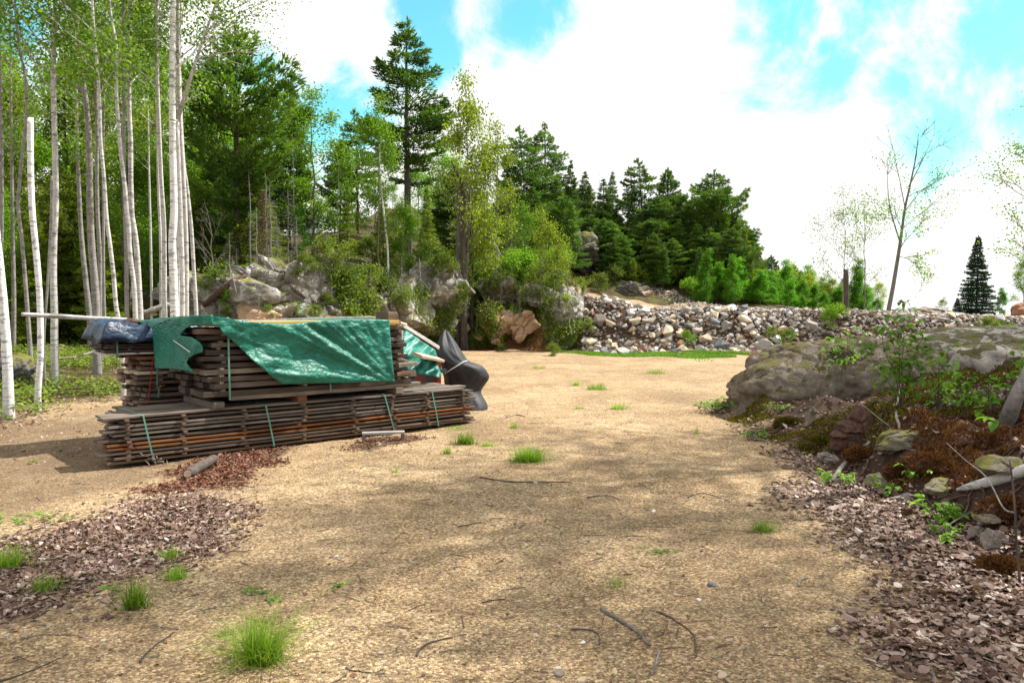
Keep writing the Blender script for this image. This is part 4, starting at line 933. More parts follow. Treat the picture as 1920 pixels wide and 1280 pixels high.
# ------------------------------------------------------------------ birch grove on the left: traced trunks
def traced_tree(pts, Y, width, bmat, label, seed, Htop, name='birch_tree', cat='birch tree', nleaf=3600, leafmat='birch_leaves', group='pale trunks left of the lumber', rad=1.5, c0=.5, nl=13, leaf=.055, base_flare=.15, side=None, clus=.17):
    P = np.array([at(px, py, Y) for px, py in pts]); P = P[np.argsort(P[:, 2])]
    bx, by = P[0, 0], P[0, 1]; bz = Hs(bx, by)
    P = P[P[:, 2] > bz + .1]; P = np.vstack([[P[0, 0] if len(P) else bx, by, bz - .08], P]) if P[0, 2] > bz else P
    if Htop:
        d = P[-1] - P[-2]; d /= np.linalg.norm(d); d[1] = .03
        k = 4; 
        for i in range(k): P = np.vstack([P, P[-1] + (d * .6 + np.array([0, 0, .4])) * (Htop - P[-1, 2]) / (k - i)])
    P = smooth_path(P, 4); org = P[0].copy(); r = width * Y / F / 2
    if nleaf:
        pr = decid(seed, Htop - bz, c0, rad, leafmat, bmat, nl=nl, leaf=leaf, nleaf=nleaf, clus=clus, tr=r * 1.1, lev=1, nsub=5, steep=1.1, limb=.24, path=P - org, aspect=.75, sides=10, side=side)
    else:
        tb = MB(); tb.add(*tube(P - org, r * (1 + .2 * np.exp(-(P[:, 2] - org[2]) / .3)), 10)); pr = dict(parts=[('trunk', tb.mesh('trunk', bmat, True))])
        if Htop == 0:
            rgx = rng(seed)
    t = thing(name, label, cat, org, 0, group)
    for nm, me in pr['parts']: ob(nm, me, t)
    return t
TR = [
 ([(29, 786), (14, 690), (8, 600), (0, 511), (-12, 400), (-26, 250), (-36, 100), (-44, 0)], 11.2, 17, 'white_bark', 'bright white birch at the very left edge, its thick base leaning left', 11.0),
 ([(68, 770), (71, 735), (75, 680), (76, 638), (74, 552), (67, 466), (60, 390), (57, 300), (57, 221)], 12.0, 11, 'white_bark', 'snapped off bright white birch trunk with a bare broken top', 0),
 ([(101, 735), (102, 640), (102, 586), (100, 517), (101, 449), (104, 393), (104, 333), (102, 233), (100, 133), (102, 60), (104, 0)], 14.6, 13, 'pale_bark', 'straight grey trunk just right of the snapped white birch', 11.5),
 ([(182, 712), (181, 650), (180, 620), (179, 552), (172, 466), (169, 400), (168, 333), (167, 267), (162, 200), (153, 133), (150, 83), (142, 33), (138, 0)], 17.0, 14, 'dim_bark', 'thick grey trunk standing before the left end of the blue tarp', 12.5),
 ([(232, 751), (230, 672), (222, 600), (217, 569), (213, 517), (206, 456), (200, 410), (195, 333), (189, 267), (187, 200), (183, 133), (177, 67), (173, 0)], 13.4, 8, 'pale_bark', 'slender curving trunk, leftmost of three seen under the blue tarp', 11.0),
 ([(256, 739), (256, 672), (254, 597), (251, 535), (244, 476), (241, 421), (238, 400), (235, 360), (227, 290), (222, 233), (218, 167), (218, 90), (210, 43), (205, 0)], 14.3, 9, 'pale_bark', 'pale trunk ending rightmost of the three seen below the blue tarp', 11.5),
 ([(263, 660), (263, 600), (261, 552), (256, 466), (250, 420), (247, 400), (245, 333), (245, 267), (242, 200), (242, 133), (243, 43), (247, 0)], 16.5, 11, 'pale_bark', 'pale trunk forking near the upper frame edge', 12.5),
 ([(241, 731), (238, 597), (237, 483), (235, 420), (233, 330), (232, 200), (231, 60), (231, 0)], 15.2, 8, 'dim_bark', 'grey trunk nearly hidden between two paler ones, middle of three below the blue tarp', 11.5),
 ([(310, 690), (309, 600), (308, 552), (308, 483), (307, 414), (303, 350), (300, 283), (297, 200), (294, 100), (295, 17), (296, 0)], 15.5, 9, 'pale_bark', 'straight pale trunk just left of the thickest white trunk', 12.5),
 ([(328, 700), (327, 590), (325, 517), (323, 449), (326, 400), (325, 330), (324, 300), (323, 200), (323, 100), (325, 0)], 14.8, 15, 'white_bark', 'thickest white trunk rising behind the hump of the green tarp', 13.0),
 ([(350, 690), (349, 590), (349, 483), (347, 400), (344, 340), (342, 300), (338, 233), (335, 133), (334, 0)], 15.6, 10, 'pale_bark', 'pale trunk immediately right of the thickest white trunk', 12.5),
 ([(370, 670), (368, 590), (364, 517), (359, 431), (356, 400), (350, 345), (344, 300), (339, 200), (337, 100), (338, 0)], 16.4, 7.5, 'pale_bark', 'slim rightmost trunk of the birch clump, bowed to the right', 12.5),
 ([(335, 690), (335, 586), (335, 449), (334, 380), (333, 250), (331, 100), (330, 0)], 17.4, 6, 'white_bark', 'thin white trunk squeezed behind the thickest trunk', 12.0),
 ([(303, 660), (302, 560), (301, 450), (298, 380), (295, 280), (292, 100), (290, 0)], 19.0, 6, 'pale_bark', 'thin pale trunk touching the left side of the straight pale trunk', 12.5),
 ([(189, 672), (187, 586), (187, 483), (183, 400), (182, 333), (182, 267), (180, 167), (178, 60), (177, 0)], 18.5, 8, 'dim_bark', 'slim grey trunk right behind the thick grey trunk', 12.5),
 ([(83, 748), (83, 680), (83, 620), (88, 552), (93, 462), (96, 400), (97, 330)], 14.0, 4.5, 'dim_bark', 'thin crooked stem between snapped birch and straight grey trunk', 0),
 ([(60, 724), (57, 660), (53, 603), (48, 535), (41, 449), (34, 380), (42, 290), (50, 213), (47, 143), (38, 100), (32, 57), (28, 0)], 15.0, 7.5, 'dim_bark', 'wavy grey trunk crossing behind the snapped white birch', 11.5),
 ([(3, 700), (3, 520), (4, 380), (3, 250), (0, 100), (-4, 0)], 18, 7, 'dim_bark', 'grey trunk behind the leftmost white birch', 12),
 ([(170, 640), (167, 586), (160, 520), (154, 460), (150, 400), (146, 300)], 22, 10, 'dim_bark', 'dark leaning trunk deep in shade left of the thick grey trunk', 11),
 ([(197, 660), (196, 600), (194, 517), (194, 414), (193, 300), (196, 160)], 19.5, 6, 'dim_bark', 'thin grey stem between the slim grey trunk and the curving slender trunk', 10),
 ([(285, 640), (284, 540), (282, 420), (279, 300), (277, 150)], 22.0, 5, 'pale_bark', 'faint thin trunk in the gap left of the straight pale trunk', 11),
 ([(25, 650), (26, 560), (24, 450), (22, 300), (20, 150)], 21.0, 8, 'dim_bark', 'shaded trunk far back between the two leftmost white birches', 11),
]
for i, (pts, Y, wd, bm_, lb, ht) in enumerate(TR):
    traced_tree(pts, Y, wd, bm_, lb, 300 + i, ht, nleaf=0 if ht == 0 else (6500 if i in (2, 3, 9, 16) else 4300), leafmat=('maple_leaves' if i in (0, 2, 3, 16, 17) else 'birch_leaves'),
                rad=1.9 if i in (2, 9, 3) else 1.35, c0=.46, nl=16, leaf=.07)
# leafy boughs of the big trunk reaching right over the pine
tb = decid(777, 4.2, .25, 1.7, 'birch_leaves', 'pale_bark', nl=12, leaf=.05, nleaf=3000, clus=.16, tr=.035, steep=.8, path=[(0, 0, 0), (.35, .1, 1.2), (.8, .1, 2.4), (1.2, .2, 3.6), (1.4, .2, 4.2)], side=0.2)
p = at(331, 230, 15.0)
t = thing('birch_tree', 'slim birch stem arching right from behind the thickest trunk with pale young leaves', 'birch tree', (p[0], p[1], Hs(p[0], p[1])), 0, 'pale trunks left of the lumber')
for nm, me in tb['parts']: ob(nm, me, t, (0, 0, p[2] - Hs(p[0], p[1])))
V, F_ = tube(smooth_path([(-.05, .1, -.1), (.02, .08, 2), (0, 0, p[2] - Hs(p[0], p[1]) + .05)]), [.05] * 13, 8); ob('lower_trunk', mesh('lower_trunk', V, F_, 'pale_bark', np.zeros(len(V)), True), t)

# ------------------------------------------------------------------ prototypes
PINE = [conifer(1, 14, .33, 'pine_needles', pine_prof(.165, .30), .62, 5, .42, .30, .08, 110, .02, .24, .19, miss=.2),
        conifer(2, 12, .22, 'pine_needles', pine_prof(.235, .40), .72, 5, .34, .32, .085, 120, .22, .50, .17, miss=.2, up=.55),
        conifer(3, 10, .30, 'far_pine_needles', pine_prof(.23, .4), .60, 5, .48, .32, .09, 85, .05, .22, .14, miss=.25, lean=.5),
        conifer(4, 10, .12, 'far_pine_needles', pine_prof(.27, .35), .5, 6, .45, .32, .09, 80, .08, .22, .14, miss=.15)]
FIR = [conifer(5, 8, .03, 'fir_needles', cone_prof(.215), .23, 8, .34, .18, .058, 105, -.18, .12, .09, miss=.05, up=.1, jit=.04),
       conifer(6, 9, .10, 'hemlock_needles', cone_prof(.17), .33, 7, .3, .20, .055, 80, -.1, .05, .09, miss=.15, up=.0),
       conifer(7, 8, .04, 'hemlock_needles', pine_prof(.26, .3), .36, 6, .42, .19, .05, 95, -.02, -.12, .09, miss=.12, up=-.1),
       conifer(8, 9, .18, 'far_pine_needles', cone_prof(.20), .36, 6, .34, .26, .07, 75, -.05, .14, .10, miss=.18)]
MAPLE = [decid(21, 9, .15, 1.9, 'maple_leaves', 'grey_bark', nl=22, leaf=.13, nleaf=11000, clus=.26, tr=.08, nsub=6),
         decid(22, 9, .22, 1.7, 'yellow_leaves', 'grey_bark', nl=20, leaf=.12, nleaf=7500, clus=.24, tr=.08, nsub=6),
         decid(23, 7, .25, 1.6, 'maple_leaves', 'grey_bark', nl=16, leaf=.12, nleaf=6500, clus=.28, tr=.06, nsub=5)]
POP = [decid(31, 5, .03, 1.05, 'bright_leaves', 'grey_bark', nl=22, leaf=.12, nleaf=8500, clus=.17, tr=.04, nsub=5, steep=1.5, shape=lambda u: (1 - u) ** .6 * .9 + .12),
       decid(32, 5, .03, 1.3, 'bright_leaves', 'grey_bark', nl=20, leaf=.12, nleaf=8500, clus=.2, tr=.04, nsub=5, steep=1.1, shape=lambda u: (1 - u) ** .5 * .9 + .1),
       decid(33, 5, .05, 1.4, 'yellow_leaves', 'grey_bark', nl=20, leaf=.11, nleaf=5500, clus=.24, tr=.04, nsub=5, steep=1.0)]
SHRUB = [decid(41, 1.2, .05, .62, 'shrub_leaves', 'twig_bark', nl=15, leaf=.085, nleaf=2600, clus=.10, tr=.014, nsub=4, steep=1.2),
         decid(42, 1.0, .02, .75, 'maple_leaves', 'twig_bark', nl=15, leaf=.085, nleaf=3000, clus=.10, tr=.012, nsub=4, steep=.8),
         decid(43, 1.4, .05, .6, 'yellow_leaves', 'twig_bark', nl=14, leaf=.065, nleaf=1500, clus=.12, tr=.012, nsub=4, steep=1.2),
         decid(44, 1.3, .05, .6, 'shrub_leaves', 'twig_bark', nl=16, leaf=.06, nleaf=1500, clus=.13, tr=.012, nsub=5, steep=1.0)]
def dead_tree(seed, Ht, br, n, mat='dead_bark', tr=.055, c0=.08, droop=-.2, leaf=None):
    rg = rng(seed); tb = MB(); zs = np.linspace(0, Ht, 10); P = np.stack([np.cumsum(rg.normal(0, .03, 10)), np.cumsum(rg.normal(0, .03, 10)), zs], 1)
    tb.add(*tube(P, tr * (1 - zs / Ht * .8), 6))
    for i in range(n):
        z = Ht * rg.uniform(c0, .97); u = z / Ht; az = rg.uniform(0, 6.28); L = br * (1 - u * .75) * rg.uniform(.4, 1.2)
        c = np.array([np.interp(z, zs, P[:, 0]), np.interp(z, zs, P[:, 1]), z]); h = np.array([math.cos(az), math.sin(az), 0]); t = np.linspace(0, 1, 5)[:, None]
        bp = c + h * L * t + np.array([0, 0, 1.]) * L * (droop * t + rg.normal(0, .15) * t ** 2) + rg.normal(0, .02, (5, 3)) * t
        tb.add(*tube(bp, np.linspace(.011, .003, 5), 3, False))
        for k in range(5):
            q = bp[rg.integers(1, 5)]; e = q + (h * rg.uniform(.1, .5) + rdir(rg, 1)[0] * [.5, .5, .25]) * L * .35
            tb.add(*tube(np.array([q, (q + e) / 2 + rg.normal(0, .01, 3), e]), .0035, 3, False))
    return dict(H=Ht, parts=[('trunk', tb.mesh('trunk', mat))])
DEAD = [dead_tree(51, 6, 1.0, 90), dead_tree(52, 5, .8, 110, 'grey_bark'), dead_tree(53, 8, .6, 40, 'dead_bark', .05, .3)]
RED = dead_tree(54, 4, .6, 60, 'grey_bark', .03); rgx = rng(9); n = 900; zz_ = rgx.uniform(1.2, 3.9, n); aa = rgx.uniform(0, 6.28, n); rr_ = rgx.uniform(.02, .42, n) * (1.3 - zz_ / 4)
mbx = MB(); mbx.add(*inst(RH_V, RH_F, np.stack([np.cos(aa) * rr_, np.sin(aa) * rr_, zz_ - rr_ * .3], 1), frames(rdir(rgx, n), rgx), np.tile([.03, .13, .1], (n, 1)), rgx.random(n))); RED['parts'].append(('crown', mbx.mesh('crown', 'dead_needles')))
BARE = decid(61, 3.0, .12, 1.0, 'birch_leaves', 'dead_bark', nl=9, nleaf=0, tr=.03, lev=2, nsub=4, steep=1.6)

# ------------------------------------------------------------------ trees one can tell apart: proto, name, label, cat, px, top py, Y, width factor
GH = 'trees on the hillside'
T_ = [
 (PINE[1], 'pine_tree', 'broad dark green pine right of the birch clump with a ragged top', 'pine tree', 437, 46, 26, 1.08),
 (PINE[0], 'pine_tree', 'tallest white pine in the middle with layered boughs, standing alone against the sky', 'pine tree', 763, 38, 34, 1.2),
 (MAPLE[0], 'maple_tree', 'yellowish green leafy tree beside the blue sky gap, right of the broad pine', 'leafy tree', 582, 195, 28.5, 1.25),
 (FIR[3], 'spruce_tree', 'thin dark spiky conifer top poking above the yellowish green tree', 'conifer', 541, 152, 32, .8),
 (FIR[1], 'hemlock_tree', 'olive conifer in front of the broad white pine, below its right side', 'conifer', 462, 175, 26, .8),
 (PINE[2], 'pine_tree', 'dark pine with a flat top left of the tallest pine', 'pine tree', 668, 203, 37, .9),
 (PINE[3], 'pine_tree', 'small dark pine crown at the left edge of the dark pine with flat top', 'pine tree', 636, 262, 36, .8),
 (MAPLE[1], 'aspen_tree', 'tall airy yellow green tree above the twin dark trunks', 'leafy tree', 878, 185, 29.6, .78),
 (MAPLE[1], 'aspen_tree', 'lower yellow green tree leaning out right of the airy tall one', 'leafy tree', 926, 262, 31, .9),
 (PINE[2], 'pine_tree', 'dark flat topped pine right of the yellow green trees, left one of a pair', 'pine tree', 984, 236, 44, .95),
 (PINE[2], 'pine_tree', 'dark flat topped pine right of the yellow green trees, right one of a pair', 'pine tree', 1024, 233, 46, .9),
 (FIR[3], 'spruce_tree', 'narrow green conifer just right of the pair of flat topped pines', 'conifer', 1073, 300, 42, .8),
 (FIR[3], 'spruce_tree', 'dark conifer left of the wind bent pine on the ridge', 'conifer', 1150, 322, 44, .8),
 (PINE[2], 'pine_tree', 'wind bent pine with open swept branches on the ridge', 'pine tree', 1206, 297, 43, 1.0),
 (PINE[3], 'pine_tree', 'bushy rounded pine right of the wind bent pine', 'pine tree', 1252, 314, 42, .85),
 (PINE[1], 'pine_tree', 'large bushy pine with boughs sweeping up to the right at the end of the woods', 'pine tree', 1335, 318, 41, 1.25),
 (PINE[3], 'pine_tree', 'narrow bluish pine standing right of the large bushy pine', 'pine tree', 1397, 420, 46, .85),
 (PINE[3], 'pine_tree', 'low dark pine on the skyline right of the narrow bluish pine', 'pine tree', 1444, 478, 52, 1.1),
 (PINE[3], 'pine_tree', 'last low dark pine on the skyline where the woods end', 'pine tree', 1489, 494, 54, 1.1),
 (POP[0], 'poplar_sapling', 'bright green young poplar at the foot of the large bushy pine, leftmost bright one', 'leafy tree', 1322, 477, 35, .95),
 (POP[0], 'poplar_sapling', 'bright green young poplar second from left below the large bushy pine', 'leafy tree', 1376, 486, 35, .85),
 (POP[0], 'poplar_sapling', 'bright green bush-like poplar between the second and fourth bright poplars', 'leafy tree', 1348, 505, 36.5, .9),
 (POP[1], 'poplar_sapling', 'rounded bright green sapling below the narrow bluish pine', 'leafy tree', 1402, 528, 37, .9),
 (POP[1], 'poplar_sapling', 'green rounded sapling below the low dark skyline pine', 'leafy tree', 1440, 516, 38, .9),
 (POP[1], 'poplar_sapling', 'green low sapling right of centre in the bright row on the embankment', 'leafy tree', 1478, 532, 38, 1.0),
 (POP[2], 'willow_bush', 'olive yellow bush at the right end of the bright row behind the embankment', 'bush', 1520, 515, 40, 1.3),
 (POP[2], 'willow_bush', 'olive yellow bush left of the snag on the embankment', 'bush', 1556, 522, 39, 1.2),
 (POP[1], 'poplar_sapling', 'green leafy tree right behind the snag on the embankment', 'leafy tree', 1610, 498, 37, 1.15),
 (FIR[0], 'spruce_tree', 'lone dark cone shaped spruce at the right, behind the embankment', 'conifer', 1835, 440, 36, 1.0),
 (FIR[0], 'spruce_tree', 'low spreading young spruce touching the left foot of the lone spruce', 'conifer', 1796, 556, 35, 1.6),
 (MAPLE[2], 'maple_tree', 'airy green tree at the far right edge beyond the embankment', 'leafy tree', 1918, 488, 38, 1.0),
 (POP[2], 'willow_bush', 'thin leafed bush left of the lone dark spruce', 'bush', 1768, 560, 37, 1.1),
 (POP[1], 'poplar_sapling', 'green bush between the lone dark spruce and the far right edge', 'bush', 1880, 545, 37, 1.1),
 (DEAD[0], 'dead_tree', 'grey dead fir full of bare drooping twigs, largest of the dead clump above the rock', 'dead tree', 497, 320, 24.6, 1.2),
 (DEAD[1], 'dead_tree', 'twiggy grey dead tree at the right of the dead clump above the rock', 'dead tree', 540, 350, 24.8, 1.2),
 (DEAD[2], 'dead_tree', 'slim pale dead trunk at the left of the dead clump', 'dead tree', 466, 262, 25, 1.0),
 (DEAD[0], 'dead_tree', 'bushy grey dead tree at the very foot of the dead clump', 'dead tree', 478, 385, 22.9, 1.5),
 (DEAD[0], 'dead_tree', 'wide grey dead tree low at the right of the dead clump', 'dead tree', 556, 400, 23.4, 1.6),
 (DEAD[0], 'dead_tree', 'tall grey dead tree right behind the rusty needled one', 'dead tree', 508, 345, 23.6, 1.2),
 (DEAD[1], 'dead_tree', 'short dense dead tree in the middle of the dead clump', 'dead tree', 518, 395, 24.0, 1.4),
 (DEAD[2], 'dead_tree', 'tall bare spar against the yellowish green tree', 'dead tree', 549, 235, 27, .9),
 (DEAD[2], 'dead_tree', 'bare pole like trunk with a bent top, left of the dark pine with flat top', 'dead tree', 633, 298, 28, .8),
 (RED, 'dead_tree', 'small dead conifer with rusty red needles in the dead clump', 'dead tree', 492, 352, 23.8, 1.0),
 (BARE, 'bare_sapling', 'small leafless forked sapling at the left foot of the broad white pine', 'sapling', 394, 405, 22.5, 1.0),
 (DEAD[2], 'dead_tree', 'dead spar sticking out of the ridge trees right of the narrow green conifer', 'dead tree', 1124, 312, 42, .9),
 (DEAD[2], 'dead_tree', 'shorter dead spar just left of the ridge spar', 'dead tree', 1109, 345, 42, .9),
 (FIR[1], 'hemlock_tree', 'olive feathery conifer between the dead clump and the tallest pine, nearest the rocks', 'conifer', 652, 340, 29, .9),
 (FIR[1], 'hemlock_tree', 'olive feathery young conifer directly left of the tallest pine trunk', 'conifer', 716, 350, 30, .8),
 (FIR[1], 'hemlock_tree', 'olive feathery young conifer right of the tallest pine trunk', 'conifer', 800, 345, 33, .8),
 (FIR[2], 'hemlock_tree', 'dark spreading hemlock behind the twin dark trunks', 'conifer', 900, 330, 34, .8),
 (FIR[1], 'hemlock_tree', 'feathery green conifer above the leftmost hillside cliff', 'conifer', 955, 330, 37, .8),
 (MAPLE[2], 'birch_tree', 'thin young tree with small pale leaves just left of the tallest pine', 'leafy tree', 712, 222, 28, .7),
 (POP[2], 'willow_bush', 'light airy sapling with whitish leaves in front of the hillside cliffs', 'sapling', 1024, 420, 30.5, .75),
 (POP[1], 'maple_sapling', 'fresh green small maple among the dark trees left of the tallest pine', 'leafy tree', 560, 395, 26.5, .9),
]
for i, (pr, nm, lb, cat, px, top, Y, wd) in enumerate(T_):
    plant_px(pr, nm, lb, cat, px, top, Y, group=GH, wide=wd, rz=(i * 1.7) % 6.28)
# twin trunks and broken stem above the bank
traced_tree([(868, 523), (868, 480), (869, 430), (870, 380), (867, 350)], 29.4, 12, 'pine_bark', 'right one of the twin dark trunks standing above the bank', 401, 0, 'tree_trunk', 'tree', 0, group='twin trunks above the bank')
traced_tree([(858, 518), (859, 470), (861, 400), (858, 365), (857, 340)], 29.7, 9, 'grey_bark', 'left one of the twin trunks above the bank, pale and broken short', 402, 0, 'tree_trunk', 'tree', 0, group='twin trunks above the bank')
traced_tree([(884, 490), (883, 430), (882, 380)], 30.6, 8, 'pine_bark', 'short dark trunk right behind the twin trunks', 403, 0, 'tree_trunk', 'tree', 0)
traced_tree([(727, 470), (722, 420), (714, 350), (711, 300), (712, 240)], 28.3, 4, 'white_bark', 'thin white birch stem left of the tallest pine', 404, 0, 'tree_trunk', 'tree', 0)
px_tube('fallen_branch', [(871, 350, 29), (858, 325, 29), (846, 302, 29)], [.09, .07, .03], 'pine_bark', 'thick broken limb slanting up left from the twin trunks', 'branch')
# leaning thin tree on the embankment
tbx = MB(); tips = []; rgx = rng(70); Yl = 29.5
P = smooth_path([at(*q, Yl) for q in [(1665, 586), (1674, 540), (1684, 480), (1690, 440), (1697, 390), (1708, 340), (1718, 290), (1722, 250)]], 4); org = P[0].copy(); org[2] = Hs(org[0], org[1]); P = P - org; P[0, 2] = -.1
tbx.add(*tube(P, np.linspace(.085, .012, len(P)), 7))
for (qa, qb, r_) in [((1688, 455), (1664, 300), .035), ((1697, 390), (1672, 270), .022), ((1694, 400), (1768, 335), .022), ((1704, 350), (1752, 250), .028), ((1712, 320), (1778, 270), .018), ((1700, 370), (1745, 350), .016), ((1686, 470), (1728, 420), .02), ((1683, 480), (1722, 500), .014), ((1690, 430), (1640, 380), .016), ((1715, 300), (1738, 240), .014), ((1690, 430), (1750, 380), .018)]:
    a, b = at(*qa, Yl) - org, at(*qb, Yl + rgx.uniform(-1.2, 1.2)) - org; m_ = (a + b) / 2 + rgx.normal(0, .12, 3); bp = smooth_path([a, m_, b], 5); tbx.add(*tube(bp, np.linspace(r_, .004, len(bp)), 5, False))
    for k in range(10):
        j = int(rgx.integers(3, len(bp))); branchy(rgx, tbx, bp[j], (b - a) / np.linalg.norm(b - a) + rdir(rgx, 1)[0] * .8, rgx.uniform(.4, 1.1), .009, 1, tips, .6, .3, 3, .1, 4)
t = thing('bare_tree', 'tall slender leaning tree with a nearly leafless crown, standing on the embankment', 'tree', org)
ob('trunk', tbx.mesh('trunk', 'grey_bark', True), t)
TP = np.array([q[0] for q in tips]); zl = TP[:, 2]; pk = rgx.random(len(TP)) < np.interp(zl, [2.5, 5.2, 6.2], [.9, .25, .0]); TP = TP[pk]; ii = rgx.integers(0, len(TP), 1500); n = len(ii)
cx = MB(); cx.add(*inst(RH_V, RH_F, TP[ii] + rgx.normal(0, .11, (n, 3)), frames(rdir(rgx, n), rgx), np.tile([.055, .08, .08], (n, 1)), rgx.random(n))); ob('crown', cx.mesh('crown', 'maple_leaves'), t)
# snag with airy aspen crown
pr = decid(71, 4.6, .2, 1.75, 'birch_leaves', 'grey_bark', nl=14, leaf=.07, nleaf=2300, clus=.2, tr=.03, nsub=5, steep=1.3)
plant_px(pr, 'aspen_tree', 'airy aspen with sparse fluttering leaves behind the snag', 'leafy tree', 1583, 395, 31.5)
traced_tree([(1588, 590), (1587, 550), (1586, 505)], 30.0, 9, 'pine_bark', 'short thick snag with a broken top on the embankment', 405, 0, 'snag', 'dead tree', 0)
pr = decid(72, 4.0, .3, 1.3, 'birch_leaves', 'grey_bark', nl=12, leaf=.07, nleaf=1500, clus=.2, tr=.03, nsub=5, steep=1.3)
plant_px(pr, 'aspen_tree', 'faint airy aspen between the snag and the leaning tree', 'leafy tree', 1625, 400, 33)
# right edge hanging foliage tree
traced_tree([(1975, 600), (1960, 500), (1955, 400), (1950, 300)], 20.0, 10, 'grey_bark', 'tree just outside the right edge whose sparse leafy twigs hang into view', 73, 5.8, 'maple_tree', 'leafy tree', 1500, 'maple_leaves', None, 1.5, .3, 10, .065, side=3.0)

# ------------------------------------------------------------------ forest filling the hillside
rg = rng(17); cnt = 0
KW = {'pine_tree': 'dark pine', 'spruce_tree': 'narrow conifer', 'hemlock_tree': 'feathery hemlock', 'maple_tree': 'leafy tree', 'willow_bush': 'yellowish bushy tree', 'poplar_sapling': 'bright leafy sapling'}
PLACES = [(-999, 'beyond the left picture edge'), (0, 'above the leftmost white birch'), (60, 'beside the snapped birch'), (130, 'behind the thick grey trunk'), (200, 'behind the three close trunks'), (290, 'behind the thickest white trunk'), (370, 'behind the broad ragged pine'), (470, 'behind the dead clump'), (560, 'at the blue sky gap'), (640, 'left of the tallest pine'),
          (720, 'behind the tallest pine'), (810, 'behind the twin trunks'), (900, 'right of the twin trunks'), (970, 'by the flat topped pine pair'), (1050, 'above the cracked cliff'), (1130, 'below the wind bent pine'), (1230, 'by the rounded pine'), (1290, 'under the large bushy pine'), (1380, 'near the narrow bluish pine'), (1430, 'below the skyline pines'), (1500, 'left of the snag'), (1570, 'right of the snag')]
def place(px):
    r = ''
    for a, b in PLACES:
        if px >= a: r = ', ' + b
    return r
def fill(n, pxr, Yr, topf, protos, names, label, group, seed, wd=(.85, 1.15)):
    rg = rng(seed)
    for i in range(n):
        px = pxr[0] + (pxr[1] - pxr[0]) * (i + rg.random()) / n; Y = rg.uniform(*Yr); k = int(rg.integers(len(protos)))
        top = topf(px) + rg.uniform(0, 90 if topf(px) < 490 else 28)
        X = at(px, 500, Y)[0]
        if Y - foot(X) < 1.5 and X > -12: continue
        plant_px(protos[k], names[k], KW[names[k]] + ' ' + label + place(px), names[k].replace('_', ' '), px, top, Y, group=group, wide=rg.uniform(*wd), rz=rg.uniform(0, 6.28))
def top_mid(px): return float(np.interp(px, [380, 440, 500, 560, 620, 640, 700, 760, 850, 900, 960, 1050, 1110, 1200, 1300, 1380, 1420, 1500, 1560], [150, 130, 250, 290, 390, 350, 270, 250, 300, 260, 330, 330, 400, 360, 360, 400, 490, 520, 545]))
fill(24, (370, 1090), (34, 44), top_mid, [PINE[3], FIR[3], FIR[1], MAPLE[2]], ['pine_tree', 'spruce_tree', 'hemlock_tree', 'maple_tree'], 'in the dense mixed woods', 'dense woods on the hillside', 1, (1.0, 1.4))
fill(30, (370, 1100), (29.5, 35), lambda p: top_mid(p) + 110, [FIR[1], FIR[2], MAPLE[2], FIR[3]], ['hemlock_tree', 'hemlock_tree', 'maple_tree', 'spruce_tree'], 'low in the shaded woods', 'lower woods above the outcrop', 2, (.9, 1.3))
fill(70, (950, 1400), (39, 48), lambda p: top_mid(p) - 8, [PINE[3], PINE[1], FIR[3], PINE[2]], ['pine_tree', 'pine_tree', 'spruce_tree', 'pine_tree'], 'crowding the ridge woods', 'dark woods on the ridge', 3, (1.2, 1.7))
fill(46, (1125, 1420), (37, 42), lambda p: 400, [FIR[1], FIR[3], PINE[3]], ['hemlock_tree', 'spruce_tree', 'pine_tree'], 'low at the ridge foot', 'low trees at the foot of the ridge', 4, (1.0, 1.5))
fill(16, (1290, 1510), (35.5, 38), lambda p: float(np.interp(p, [1290, 1340, 1500], [500, 480, 530])), [POP[0], POP[1]], ['poplar_sapling'] * 2, 'in the bright row', 'bright young poplars on the embankment', 12, (1.2, 1.6))
fill(24, (1370, 1650), (42, 50), lambda p: float(np.interp(p, [1370, 1640], [490, 550])) - 20, [POP[1], POP[2], FIR[3]], ['poplar_sapling', 'willow_bush', 'spruce_tree'], 'behind the bright poplar row', 'low trees behind the poplar row', 5, (1.1, 1.6))
fill(20, (-140, 400), (20, 27), lambda p: float(np.interp(p, [-140, 0, 130, 250, 300, 400], [230, 330, 270, 240, 330, 290])), [FIR[2], FIR[2], FIR[1], MAPLE[0]], ['hemlock_tree', 'hemlock_tree', 'hemlock_tree', 'maple_tree'], 'in the shady understorey', 'understorey behind the birches', 6)
fill(18, (-160, 400), (27, 36), lambda p: float(np.interp(p, [-160, 0, 60, 130, 200, 260, 320, 400], [-60, 60, 180, 90, 20, 30, 230, 180])), [FIR[1], MAPLE[0], MAPLE[1], MAPLE[2], MAPLE[0]], ['hemlock_tree', 'maple_tree', 'maple_tree', 'maple_tree', 'maple_tree'], 'tall in the green backdrop', 'backdrop trees behind the birches', 7, (.8, 1.1))
fill(16, (-160, 420), (36, 46), lambda p: 330, [FIR[1], PINE[3], MAPLE[0]], ['hemlock_tree', 'pine_tree', 'maple_tree'], 'far back in the woods', 'distant trees behind the birches', 8, (1.0, 1.4))
fill(7, (0, 330), (15.5, 19.5), lambda p: 330, [FIR[2], FIR[2]], ['hemlock_tree'] * 2, 'with flat boughs among the birch trunks', 'young hemlocks among the birches', 10, (.8, 1.0))
fill(15, (1395, 1655), (35.5, 39), lambda p: float(np.interp(p, [1395, 1655], [505, 545])), [POP[0], POP[1], POP[1]], ['poplar_sapling'] * 3, 'in the belt along the embankment', 'bright saplings along the embankment', 15, (1.3, 1.9))
